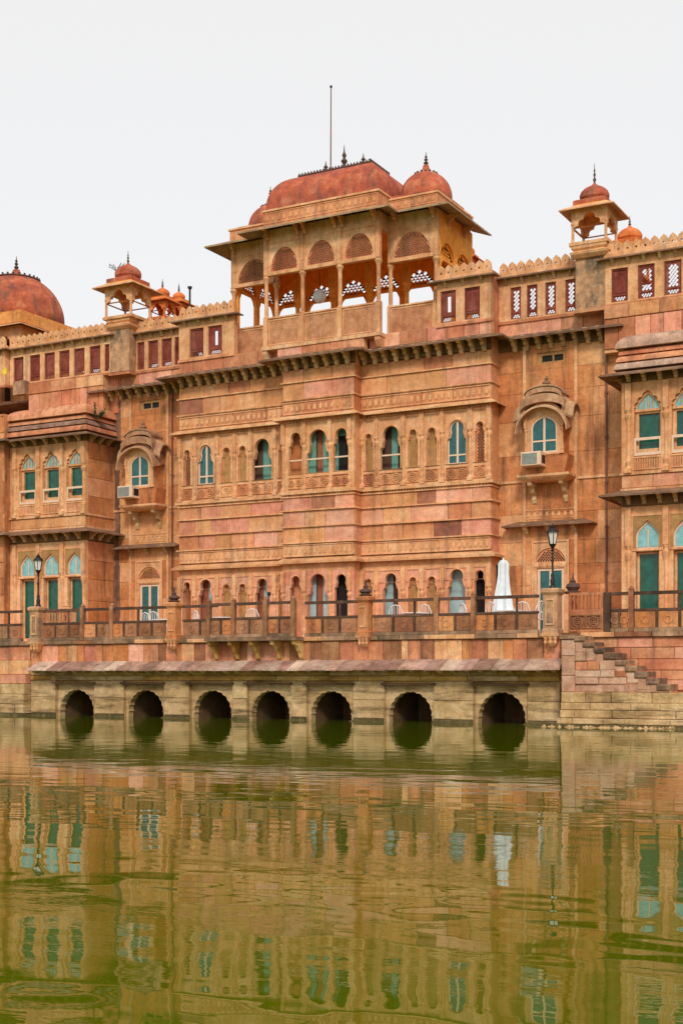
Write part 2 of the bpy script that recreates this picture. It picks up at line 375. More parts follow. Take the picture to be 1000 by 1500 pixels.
P('wall', core, TAN)
cb = MB(); cb.box(CL + .01, CR - .01, YC + .136, .075, 5.18, 7.66); cb.box(CL + .01, CR - .01, YC + .136, .075, 10.1, 12.3)
for a, c in ((CL, CL + .16), (CR - .16, CR)):
    cb.box(a, c, YC + .135, .0, ZF - .6, 12.25)
P('bay_wall', cb, TAN)
# horizontal bands of blocks
for i in range(4):
    for (x0, x1, yf) in ((ML, CL, 0), (CL, CR, YC), (CR, MR, 0)):
        course(x0, x1, yf, ZS[i] if i else 5.46, ZS[i + 1] - .035, [PNK] * 7 + [BLK] * 5 + [PUR] if i else [TRIM], wmin=.65, wmax=1.35)
for i in range(3):
    for (x0, x1, yf) in ((ML, CL, 0), (CL, CR, YC), (CR, MR, 0)):
        course(x0, x1, yf, ZU[i], ZU[i + 1] - .03, [BLK, BLK, TAN, TAN, RED, BLK] if i != 1 else [BLK, TAN, PNK, PUR, BLK, BLK], wmin=.7, wmax=1.5)
# side returns of the projecting parts, blocks laid along Y
def ret(x, y0, y1, z0, z1, mat, sx=1):
    P('corner_stone', MB().box(x, x + sx * .012, y0, y1, z0 + .01, z1 - .01), mat)
for i in range(4):
    for x, y0 in ((CR, YC), (MR, 0)):
        ret(x, y0 + .03, y0 + .5 if x == CR else YR, ZS[i], ZS[i + 1] - .03, random.choice([PNK, BLK, ORG]))
for i in range(3):
    for x, y0 in ((CR, YC), (MR, 0)):
        ret(x, y0 + .03, y0 + .5 if x == CR else YR, ZU[i], ZU[i + 1] - .03, random.choice([BLK, ORG]))
def ledge_path(z, e=0.0):
    return [(ML - e, YR), (ML - e, 0 - e), (CL - e, 0 - e), (CL - e, YC - e), (CR + e, YC - e), (CR + e, 0 - e), (MR + e, 0 - e), (MR + e, YR)]
def string(z, h=.05, pr=.05, mat=TRIM, name='string_course'):
    mb = MB(); e = pr
    for (x0, x1, y0, y1) in ((ML - e, CL + .001, -e, .06), (CL - e, CR + e, YC - e, YC + .06), (CR - .001, MR + e, -e, .06)):
        mb.box(x0, x1, y0, y1, z, z + h)
    mb.box(CR - .02, CR + e - .001, YC + .061, -e - .002, z, z + h - .002); mb.box(CL - e + .001, CL + .02, YC + .061, -e - .002, z, z + h - .002)
    mb.box(MR - .02, MR + e - .001, .061, YR, z, z + h - .002); mb.box(ML - e + .001, ML + .02, .061, YR, z, z + h - .002)
    return P(name, mb, mat)
for z in ZS[1:4]: string(z - .035, .045, .075)
for z in ZU[1:3]: string(z - .03, .04, .06)
string(7.60, .10, .11)
string(7.50, .04, .05)
# carved frieze relief (joined small relief: leaves cut in the band)
def frieze(x0, x1, yf, z0, z1, pitch=.19, mat=TRIM, name='carved_frieze', parent=PAL):
    mb = MB(); k = int((x1 - x0) / pitch); p = (x1 - x0) / k; h = z1 - z0
    for i in range(k):
        cx = x0 + (i + .5) * p; r = p * .26
        pts = [(cx + r * math.cos(a), z0 + h * .48 + (h * .26) * math.sin(a)) for a in [2 * math.pi * j / 6 + math.pi / 2 for j in range(6)]]
        mb.plate(pts, [], yf - .018, yf)
    mb.box(x0, x1, yf - .018, yf, z0, z0 + h * .07); mb.box(x0, x1, yf - .018, yf, z1 - h * .07, z1)
    return O(name, mb, mat, parent)
for (x0, x1, yf) in ((ML, CL, 0), (CL, CR, YC), (CR, MR, 0)):
    frieze(x0 + .03, x1 - .03, yf - .01, 5.47, 5.88); frieze(x0 + .03, x1 - .03, yf - .01, 10.36, 10.78, .22, TRIM)
# sloping ledges
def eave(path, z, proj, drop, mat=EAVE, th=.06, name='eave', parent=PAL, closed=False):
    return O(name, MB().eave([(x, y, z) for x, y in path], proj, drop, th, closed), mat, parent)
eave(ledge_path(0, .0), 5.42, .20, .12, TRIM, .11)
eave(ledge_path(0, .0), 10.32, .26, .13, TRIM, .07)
for (x0, x1, yf) in ((ML, CL - .002, 0), (CL, CR, YC), (CR + .002, MR, 0)): boxes('lintel', [(x0, x1, yf + .015, yf + .129, 10.061, 10.19), (x0, x1, yf + .015, yf + .129, 4.981, 5.32)], TRIM)

def dentils(x0, x1, yf, z, h=.06, p=.11, d=.035):
    mb = MB(); k = int((x1 - x0) / p); q = (x1 - x0) / k
    for i in range(k): c = x0 + (i + .5) * q; mb.box(c - q * .28, c + q * .28, yf - d, yf + .01, z, z + h)
    P('dentil_row', mb, TRIM, kind='stuff')
for (x0, x1, yf) in ((ML, CL - .06, 0), (CL, CR, YC), (CR + .06, MR, 0)):
    dentils(x0 + .03, x1 - .03, yf - .01, 7.545); dentils(x0 + .03, x1 - .03, yf - .01, 10.81, .045, .09); dentils(x0 + .03, x1 - .03, yf - .012, 5.90, .04, .09)
    dentils(x0 + .05, x1 - .05, yf - .004, 10.075, .05, .13, .03)
# ---- window bands
offs_c = [XP(p) - XA for p in (552, 591, 618.3, 648, 688.5)]                # column centres on the right half
offs_o = [(XP(p) - XA, (XP(p + w_ / 2) - XP(p - w_ / 2)), k) for p, w_, k in
          ((540, 12, 'niche'), (572.5, 31, 'arch'), (605, 14.5, 'niche'), (632.5, 15, 'niche'), (669, 28, 'blue'), (702.8, 14, 'jali'))]
OY = .13     # plate thickness
def rosette(w_, h_):
    mb = MB(); cx = 0; cz = h_ / 2; mb.box(-w_ / 2, w_ / 2, 0, .02, 0, h_); mb.plate(rect(-w_ / 2, w_ / 2, 0, h_), [rect(-w_ / 2 + .03, w_ / 2 - .03, .03, h_ - .03)], -.04, .001)
    k = 2 if w_ > h_ * 1.35 else 1; r = min(w_ / k, h_) * .40
    for q in range(k):
        c = (q - (k - 1) / 2) * w_ / k
        ring = lambda rr, nn=12: [(c + rr * math.cos(2 * math.pi * i / nn), cz + rr * math.sin(2 * math.pi * i / nn)) for i in range(nn)]
        mb.plate(ring(r), [ring(r * .74)], -.045, .001)
        for i in range(8):
            a = 2 * math.pi * i / 8; d = r * .46
            mb.plate([(c + d * math.cos(a) + r * .17 * math.cos(t), cz + d * math.sin(a) + r * .17 * math.sin(t)) for t in [2 * math.pi * j / 5 for j in range(5)]], [], -.05, .001)
        mb.plate(ring(r * .2, 6), [], -.03, .001)
    return mb
def shift(mb, dx, dy, dz): mb.v = [(x + dx, y + dy, z + dz) for x, y, z in mb.v]; return mb
colmesh = {}
def column(x, yf, z0, z1, r=.05, parent=PAL, mat=TRIM, name='column', base=.3):
    key = (round(z1 - z0, 3), r, mat.name, name)
    h = z1 - z0
    if key not in colmesh:
        mb = MB(); mb.box(-r * 1.35, r * 1.35, -r * 1.5, .02, 0, h * .05)
        mb.lathe(0, -r * .1, [(r * 1.3, h * .05), (r * .8, h * .08), (r * 1.15, h * .13), (r * .8, h * .17), (r * .72, h * .5), (r * .8, h * .58), (r * 1.35, h * .62), (r * 1.5, h * .645), (r * .9, h * .67), (r * 1.2, h * .70)], 8)
        mb.box(-r * 1.15, r * 1.15, -r * 1.25, .02, h * .70, h)
        o = O(name, mb, mat, parent, origin=(0, 0, 0)); 
        o.location = Vector((x, yf, z0)) - WL[parent]; WL[o] = Vector((x, yf, z0)); colmesh[key] = o; return o
    return inst(colmesh[key], (x, yf, z0), parent, kids=False)
def window_bluepane(cx, w_, z0, zt, yf, kind='bulb'):
    o_ = arch(cx, w_, z0, zt, kind); i_ = arch(cx, w_ - .09, z0 + .04, zt - .045, kind)
    f_ = MB().plate(o_, [i_], yf + .04, yf + .10); f_.box(cx - .035, cx + .035, yf + .045, yf + .095, z0 + .045, zt - .03); f_.box(cx - w_ / 2 + .05, cx + w_ / 2 - .05, yf + .05, yf + .09, z0 + .27, z0 + .32)
    fo = P('window_frame', f_, WHT); P('pane', MB().plate([(x, z) for x, z in arch(cx, w_ - .04, z0 + .02, zt - .02, kind)], [], yf + .075, yf + .085), TEAL, fo)
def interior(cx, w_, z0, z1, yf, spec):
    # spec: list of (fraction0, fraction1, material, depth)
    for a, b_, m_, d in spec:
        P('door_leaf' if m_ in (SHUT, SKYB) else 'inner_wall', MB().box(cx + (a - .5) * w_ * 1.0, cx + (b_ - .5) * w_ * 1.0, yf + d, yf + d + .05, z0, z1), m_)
def band(lower):
    z0, z1 = (ZF, 4.98) if lower else (7.70, 10.06)
    wo = z0 if lower else 8.30
    for sgn in (-1, 1):
        x_in, x_out = (CR, MR) if sgn > 0 else (ML, CL)
        holes = []
        for off, w_, k in offs_o:
            cx = XA + sgn * off; top = {'arch': 9.74, 'niche': 9.55, 'blue': 9.72, 'jali': 9.60}[k]
            kk = k
            if lower:
                kk = {'blue': 'arch', 'jali': 'arch'}.get(k, k); top = {'arch': Z_ARC - .03, 'niche': 4.66, 'blue': 4.87, 'jali': 4.80}[k]
                w2 = {'arch': .56, 'blue': .63, 'jali': .37}.get(k, w_)
            else: w2 = w_
            o_ = arch(cx, w2, wo, top, 'bulb'); 
            if cx - w2 / 2 < x_in + .02 or cx + w2 / 2 > x_out - .02: continue
            holes.append(o_)
            if kk == 'niche': P('niche', MB().plate(arch(cx, w2 + .03, wo - .01, top + .01, 'bulb'), [], OY + .0, OY + .05), OCH)
            elif kk == 'blue': window_bluepane(cx, w2, wo, top, 0)
            elif kk == 'jali': P('jali', jali(arch(cx, w2 + .02, wo - .01, top + .01, 'bulb'), OY - .05, OY - .02, .085), RED); P('niche', MB().box(cx - w2 / 2, cx + w2 / 2, OY + .01, OY + .04, wo, top), INT)
            # raised frame bead round the head of the opening
            P('arch_moulding', MB().plate(arch(cx, w2 + .10, wo, top + .05, 'bulb'), [arch(cx, w2 + .012, wo, top + .006, 'bulb')][:1] if False else [], .0, .001) if False else
              MB().plate(arch(cx, w2 + .09, wo - .0 , top + .045, 'bulb') , [[(x, z + (.004 if abs(z - wo) < 1e-6 else 0)) for x, z in arch(cx, w2 + .004, wo, top + .002, 'bulb')]], -.04, .012), TRIM)
            if not lower:
                rp = shift(rosette(w2 + .08, .40), cx, -.004, 7.80); P('rosette_panel', rp, BLK)
        ds = sorted([abs(o_) for o_ in offs_c] + [CB + .06, HM - .05])
        for a, b_ in zip(ds, ds[1:]):
            xa, xb = sorted((XA + sgn * a, XA + sgn * b_)); xa += .10; xb -= .10
            if xb - xa > .2:
                za_ = z0 + (.0 if lower else 1.0)
                P('panel_frame', MB().plate(rect(xa - .02, xb + .02, z0 + (1.9 if lower else .60), z1 - .02), [rect(xa + .02, xb - .02, z0 + (1.905 if lower else .605), z1 - .07)], -.03, .002), TRIM)
        pl = MB().plate(rect(x_in, x_out, z0, z1), [[(x, max(z, z0 + .003)) for x, z in h_] for h_ in holes], .0, OY)
        P('arcade_wall', pl, TRIM if not lower else PNK)
        for oc in offs_c + [HM - .05, CB + .06]:
            column(XA + sgn * oc, 0, z0 + (.0 if lower else .02), z1, .066)
    # centre bay
    holes = []
    cen = [(XP(432.9, YC) - .0, XP(442.4, YC) - XP(423.4, YC)), (XP(465.4, YC), XP(482, YC) - XP(449, YC)), (XP(499.6, YC), XP(510.5, YC) - XP(488.7, YC))]
    for i, (cx, w_) in enumerate(cen):
        if lower: w_ *= .88
        top = (4.86 if lower else 9.77) - (.04 if i != 1 else 0); o_ = arch(cx, w_, wo, top, 'bulb')
        holes.append([(x, max(z, z0 + .003)) for x, z in o_])
        P('arch_moulding', MB().plate(arch(cx, w_ + .07, wo, top + .035, 'bulb'), [[(x, z + (.004 if abs(z - wo) < 1e-6 else 0)) for x, z in arch(cx, w_ + .004, wo, top + .002, 'bulb')]], YC - .022, YC + .012), TRIM)
        if not lower:
            P('rosette_panel', shift(rosette(w_ + .06, .40), cx, YC - .004, 7.80), BLK)
            P('window_rail', MB().box(cx - w_ / 2 - .02, cx + w_ / 2 + .02, YC + .05, YC + .09, 8.76, 8.81), WHT)
    P('arcade_wall', MB().plate(rect(CL, CR, z0, z1), holes, YC, YC + OY), TRIM if not lower else PNK)
    for px in (415, 446, 483.6, 512): column(XP(px, YC), YC, z0, z1, .064)
band(False); band(True)
for sgn in (-1, 1):
    cx = XA + sgn * offs_o[1][0]; P('window_rail', MB().box(cx - .36, cx + .36, .05, .09, 8.76, 8.81), WHT)
# rooms behind the open arches
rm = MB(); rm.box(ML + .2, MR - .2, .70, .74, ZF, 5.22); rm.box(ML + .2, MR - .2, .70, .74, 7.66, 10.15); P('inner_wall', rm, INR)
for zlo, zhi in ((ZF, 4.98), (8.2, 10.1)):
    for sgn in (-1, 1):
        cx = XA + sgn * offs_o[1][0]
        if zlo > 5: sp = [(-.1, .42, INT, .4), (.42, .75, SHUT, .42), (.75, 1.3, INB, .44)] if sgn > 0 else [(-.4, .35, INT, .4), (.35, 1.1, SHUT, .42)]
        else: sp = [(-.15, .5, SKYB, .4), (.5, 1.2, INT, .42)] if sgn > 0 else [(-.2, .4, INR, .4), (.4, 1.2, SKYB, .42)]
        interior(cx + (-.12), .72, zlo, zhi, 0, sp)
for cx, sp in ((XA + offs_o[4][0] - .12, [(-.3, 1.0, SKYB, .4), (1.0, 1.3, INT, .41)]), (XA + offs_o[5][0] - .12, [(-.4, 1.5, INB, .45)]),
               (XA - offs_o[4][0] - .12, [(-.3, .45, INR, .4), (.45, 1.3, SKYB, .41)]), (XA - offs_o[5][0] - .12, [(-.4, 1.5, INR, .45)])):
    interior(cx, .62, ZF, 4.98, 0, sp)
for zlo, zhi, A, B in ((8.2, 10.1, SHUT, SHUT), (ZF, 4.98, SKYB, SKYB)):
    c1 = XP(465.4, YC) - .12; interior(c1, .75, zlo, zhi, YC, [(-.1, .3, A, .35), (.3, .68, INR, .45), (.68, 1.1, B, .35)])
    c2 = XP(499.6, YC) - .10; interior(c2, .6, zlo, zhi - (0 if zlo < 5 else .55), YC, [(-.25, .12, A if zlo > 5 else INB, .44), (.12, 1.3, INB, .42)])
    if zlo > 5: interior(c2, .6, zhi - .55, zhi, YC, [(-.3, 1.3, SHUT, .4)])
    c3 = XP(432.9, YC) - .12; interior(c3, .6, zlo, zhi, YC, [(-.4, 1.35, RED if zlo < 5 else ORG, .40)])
fl = MB().box(ML, MR, .12, .7, ZF - .5, ZF + .005); fl.box(ML + .2, MR - .2, .12, .7, 7.66, 7.69); fl.box(CL + .17, CR - .17, YC + .12, .1, 7.66, 7.69); P('floor_slab', fl, ORG)

# ---- recessed walls with jharokhas (left and right), built on each side
XRW = XRB + .0
def recess(side):
    if side < 0: x0, x1 = XLB, ML
    else: x0, x1 = MR, XRW
    cxj = XA + side * 7.88
    back = MB().box(x0 - .3, x1 + .3, YR + .05, YR + .5, ZF - .6, 12.3); P('wall', back, ORG)
    zc = [ZF, 3.5, 4.3, 4.95, 5.7, 6.6, 7.64, 8.5, 9.6, 10.5, 11.2, 12.0]
    ent = (cxj - .52, cxj + .52)
    pan = (cxj - .88, cxj + .84)      # the middle panel that stands proud
    for i in range(len(zc) - 1):
        za, zb = zc[i], zc[i + 1]
        for (a, b_) in ((x0, pan[0]), (pan[1], x1)):
            if b_ - a > .25: course(a, b_, YR, za, zb, [ORG, ORG, ORG, TAN, ORG], wmin=.6, wmax=1.2, name='wall_slab', jig=.004)
        if zb <= 4.95:
            for a, b_ in ((pan[0], cxj - .58), (cxj + .58, pan[1])): block(a, b_, YR - .06, za, zb, random.choice([ORG, TAN]), 'wall_slab', dep=.1, jig=.003)
        elif za > 5.6:
            if za >= 11.0: 
                continue
            block(pan[0], pan[1], YR - .06, za, zb, random.choice([ORG, ORG, TAN]), 'wall_slab', dep=.1, jig=.003)
    for x in (pan[0], pan[1]): P('pilaster', MB().box(x - .05, x + .05, YR - .09, YR + .04, ZF, 12.0), TRIM)
    zf = 7.02
    P('string_course', MB().box(x0 + .01, pan[0] - .06, YR - .05, YR + .02, 7.62, 7.70).box(pan[1] + .06, x1 - .01, YR - .05, YR + .02, 7.62, 7.70), TRIM)
    # vent window
    vx0, vx1, vz0, vz1 = cxj - .46, cxj + .46, 11.38, 11.74
    P('vent_surround', MB().plate(rect(pan[0] + .05, pan[1] - .05, 11.2, 12.0), [rect(vx0, vx1, vz0, vz1)], YR - .06, YR + .05), ORG)
    f_ = MB().plate(rect(vx0, vx1, vz0, vz1), [rect(vx0 + .16, (vx0 + vx1) / 2 + .05, vz0 + .06, vz1 - .1), rect((vx0 + vx1) / 2 + .1, vx1 - .05, vz0 + .06, vz1 - .1)], YR - .02, YR + .02)
    vo = P('vent_window', f_, OCH); P('pane', MB().box(vx0 + .1, vx1 - .03, YR + .022, YR + .04, vz0 + .03, vz1 - .05), INB, vo)
    # frieze and door hood
    frieze(pan[0] + .05, pan[1] - .05, YR - .062, 6.42, 6.72, .2, TRIM)
    hx0, hx1 = cxj - 1.10, cxj + 1.10
    eave([(hx0, YR), (hx0, YR - .05), (hx1, YR - .05), (hx1, YR)], 6.36, .42, .16, EAVE, .06)
    for x in (cxj - .8, cxj - .05, cxj + .8): bracket(x, YR - .06, 6.24, .34, .30, .15)
    # door with fretwork lunette
    dz = 4.72
    LR, LZ = .50, 5.02
    lun = lambda d: [(cxj + (LR + d) * math.cos(a), LZ - (.005 if d else 0) + (LR - .04 + d) * math.sin(a)) for a in [math.pi - math.pi * i / 14 for i in range(15)]]
    P('door_surround', MB().plate(rect(cxj - .58, cxj + .58, ZF, 5.68), [rect(cxj - .46, cxj + .46, ZF + .003, 4.84), lun(0)], YR - .08, YR + .02), TRIM)
    P('door_moulding', MB().plate(rect(cxj - .62, cxj + .62, ZF, 5.72), [rect(cxj - .56, cxj + .56, ZF + .004, 5.66)], YR - .115, YR - .07).box(cxj - .54, cxj + .54, YR - .10, YR - .078, 4.88, 4.97), TRIM)
    P('lunette', jali(lun(.01), YR - .03, YR + .0, .085), BLK)
    P('inner_wall', MB().box(cxj - .52, cxj + .52, YR + .02, YR + .045, ZF, 5.6), INT)
    for b_ in ((pan[0], cxj - .58, YR - .055, YR + .04, 4.95, 5.695), (cxj + .58, pan[1], YR - .055, YR + .04, 4.95, 5.695)): P('wall_slab', MB().box(*b_), ORG)
    df = MB().plate(rect(cxj - .45, cxj + .45, ZF + .01, 4.83), [rect(cxj - .36, cxj - .05, ZF + .12, 4.75), rect(cxj + .05, cxj + .36, ZF + .12, 4.75)], YR - .035, YR + .005)
    do = P('door', df, WHT); P('pane', MB().box(cxj - .40, cxj + .40, YR - .01, YR - .002, ZF + .1, 4.79), TEAL, do)
    # jharokha (oriel window)
    jy = -.02; jw = .62
    sl_ = MB().rloft(cxj - .85, cxj + .85, jy - .10, YR, [(.22, .18, 7.55), (.10, .06, 7.62), (0, 0, 7.68), (0, 0, 7.76)]); P('balcony_slab', sl_, TRIM)
    box_ = MB().loft([[(cxj - a, jy + c, z), (cxj + a, jy + c, z), (cxj + a, YR, z), (cxj - a, YR, z)] for a, c, z in ((.62, .10, 7.76), (.66, .06, 7.80), (.78, .02, 8.28), (.80, 0, 8.34))])
    P('balcony_front', box_, ORG)
    for s_ in (-1, 1):
        bx = cxj + s_ * .52
        P('balcony_bracket', MB().prism_x([(YR, 6.95), (YR - .1, 6.92), (YR - .16, 7.05), (YR - .14, 7.15), (YR - .3, 7.25), (YR - .34, 7.38), (jy + .12, 7.45), (jy + .08, 7.56), (YR, 7.56)], bx - .07, bx + .07), BRK)
    wz0, wz1 = 8.36, 9.66
    P('jharokha_wall', MB().plate([(cxj - jw, wz0)] + [(cxj - jw, 9.5)] + [(cxj - jw * math.cos(a), 9.5 + .52 * math.sin(a)) for a in [math.pi * i / 14 for i in range(1, 14)]] + [(cxj + jw, 9.5), (cxj + jw, wz0)], [arch(cxj, .86, wz0 + .06, wz1 - .05, 'wide')], jy + .02, jy + .14), TRIM)
    f_ = MB().plate(arch(cxj, .86, wz0 + .06, wz1 - .05, 'wide'), [arch(cxj, .76, wz0 + .12, wz1 - .11, 'wide')], jy + .05, jy + .11)
    f_.box(cxj - .035, cxj + .035, jy + .055, jy + .105, wz0 + .12, wz1 - .12); f_.box(cxj - .38, cxj + .38, jy + .06, jy + .10, wz0 + .42, wz0 + .47)
    fo = P('window_frame', f_, WHT); P('pane', MB().plate(arch(cxj, .8, wz0 + .08, wz1 - .09, 'wide'), [], jy + .085, jy + .095), TEAL, fo)
    for s_ in (-1, 1):
        P('jharokha_side', MB().box(cxj + s_ * (jw - .002), cxj + s_ * (jw - .10), jy + .141, YR, wz0 - .02, 9.55), ORG)
        column(cxj + s_ * (jw - .02), jy + .02, wz0, 9.6, .05)
    # curved bangla hood over the front, and its side hoods
    def arc(r, zc_, zs, a0=0, a1=math.pi, n_=18): return [(cxj - r * math.cos(a0 + (a1 - a0) * i / n_), zc_ + zs * math.sin(a0 + (a1 - a0) * i / n_)) for i in range(n_ + 1)]
    ho = MB()
    o1 = arc(.86, 9.10, .82); i1 = arc(.82, 9.08, .78)
    ft, fb = o1, i1; N_ = len(ft)
    vs = [(x, jy - .30, z - .05) for x, z in ft] + [(x, jy - .30, z - .05) for x, z in fb] + [(cxj + (x - cxj) * .84, YR, z + .22) for x, z in ft] + [(cxj + (x - cxj) * .84, YR, z + .19) for x, z in fb]
    fs = []
    for i in range(N_ - 1): fs += [(i, i + 1, N_ + i + 1, N_ + i), (i, 2 * N_ + i, 2 * N_ + i + 1, i + 1), (N_ + i, N_ + i + 1, 3 * N_ + i + 1, 3 * N_ + i)]
    fs += [(0, N_, 3 * N_, 2 * N_), (N_ - 1, 2 * N_ - 1, 4 * N_ - 1, 3 * N_ - 1)]
    ho.add(vs, fs); P('arched_hood', ho, HOOD, smooth=True)
    st = MB()
    for r, zs, z0_, ya, th_ in ((.72, .28, 9.98, jy - .18, .26), (.60, .26, 10.24, jy - .06, .16), (.63, .26, 10.30, jy - .10, .05)):
        t_ = arc(r, z0_, zs); b_ = [(x, z - th_) for x, z in reversed(arc(r, z0_, zs))]; st.plate(t_ + b_, [], ya, YR)
    P('hood_upper_roof', st, HOOD)
    P('hood_finial', MB().lathe(cxj, jy + .25, [(.05, 10.55), (.14, 10.63), (.13, 10.69), (.05, 10.74), (.07, 10.79), (.015, 10.90)], 10), EAVE, smooth=True)
    # side hood: a small curved slab facing sideways (kept on both sides)
    for s_ in (-1, 1):
        xs_ = cxj + s_ * jw; pr = []
        for i in range(9):
            a = math.pi * i / 8; pr.append((.33 - .42 * math.cos(a), 9.45 + .52 * math.sin(a)))
        m_ = MB(); k = len(pr)
        vs = [(xs_ + s_ * .36, y, z) for y, z in pr] + [(xs_ + s_ * .36, y * .9 + .03, z - .05) for y, z in pr] + [(xs_ - s_ * .02, y, z + .22) for y, z in pr] + [(xs_ - s_ * .02, y, z + .16) for y, z in pr]
        fs = []
        for i in range(k - 1): fs += [(i, i + 1, k + i + 1, k + i), (i, 2 * k + i, 2 * k + i + 1, i + 1), (k + i, k + i + 1, 3 * k + i + 1, 3 * k + i)]
        m_.add(vs, fs); P('side_hood', m_, HOOD, smooth=True)
    return cxj
# scroll bracket under eaves, shared mesh
_bk = {}
def bracket(x, yf, zt, pr=.32, h=.3, w_=.12, rz=0, parent=PAL, mat=None):
    key = (pr, h, w_, (mat or BRK).name)
    if key not in _bk:
        pts = [(0, 0), (0, -h), (-pr * .18, -h * .98), (-pr * .30, -h * .80), (-pr * .28, -h * .62), (-pr * .48, -h * .60), (-pr * .62, -h * .42), (-pr * .60, -h * .28), (-pr * .85, -h * .28), (-pr, -h * .14), (-pr, 0)]
        o = O('bracket', MB().prism_x(pts, -w_ / 2, w_ / 2), mat or BRK, parent, origin=(0, 0, 0)); _bk[key] = o
        o.location = Vector((x, yf, zt)) - WL[parent]; WL[o] = Vector((x, yf, zt)); o.rotation_euler = (0, 0, rz); return o
    return inst(_bk[key], (x, yf, zt), parent, rz=rz, kids=False)
STN = stone('damp_dark_stone', [(.10, .06, .05), (.22, .12, .08), (.44, .22, .12)], sa=.6, scale=2.4, rnd=.1, streak=(.05, .035, .035))
def damp(x0, x1, y, zs, mat):
    for a, b_ in zip(zs, zs[1:]): P('damp_slab', MB().cbox(x0 + random.uniform(-.03, .03), x1 + random.uniform(-.05, .05), y - .008, y + .03, a, b_ - .004, .004), mat)
CXJL = recess(-1); CXJR = recess(1)

damp(XLB + .02, XLB + .30, YR - .006, [ZF, 3.6, 4.4, 5.6, 6.7, 7.9, 9.1, 10.2, 11.1, 11.9], STN)
damp(XRB - .42, XRB - .03, YR - .006, [7.1, 8.2, 9.3, 10.4], RED)
# main cornice over the whole middle: eave and its brackets
xl0, xr0 = XP(145, YR) + .0, XP(893, YR)
xl0 = -32.1; xr0 = -12.55
cpath = [(xl0, YR + .3), (xl0, YR), (ML, YR), (ML, 0), (CL, 0), (CL, YC), (CR, YC), (CR, 0), (MR, 0), (MR, YR), (xr0, YR), (xr0, YR + .3)]
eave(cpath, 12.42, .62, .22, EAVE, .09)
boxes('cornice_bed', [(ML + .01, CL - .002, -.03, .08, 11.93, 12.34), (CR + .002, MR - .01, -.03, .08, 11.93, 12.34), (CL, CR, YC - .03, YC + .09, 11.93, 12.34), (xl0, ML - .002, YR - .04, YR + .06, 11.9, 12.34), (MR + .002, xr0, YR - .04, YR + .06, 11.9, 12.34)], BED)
def brow(x0, x1, yf, z, n, pair=True, **k):
    for i in range(n):
        c = x0 + (x1 - x0) * (i + .5) / n
        bracket(c, yf, z, .46, .42, .13, **k)
brow(ML, CL, -.03, 12.26, 12); brow(CL, CR, YC - .03, 12.26, 7); brow(CR, MR, -.03, 12.26, 12)
brow(xl0, ML - .3, YR - .04, 12.26, 8); brow(MR + .4, xr0, YR - .04, 12.26, 8)
# wall band above the cornice
def aband(x0, x1, yf, z0=12.40, z1=12.86, mats=(RED, PNK), back=True, nm='parapet_block', wmin=.5, wmax=1.1):
    course(x0, x1, yf, z0, z1, list(mats), wmin=wmin, wmax=wmax, name=nm)
    P('parapet_wall', MB().box(x0, x1, yf + .055, yf + .3, z0 - .1, z1), TAN)
XG0, XG1 = XP(340, .4), XP(640, .4)
aband(ML, CL - .3, 0); aband(CR + .3, MR, 0); aband(CL - .3, CR + .3, YC + .12, 12.40, 12.80)
aband(xl0, ML - .01, YR); aband(MR + .01, xr0, YR)

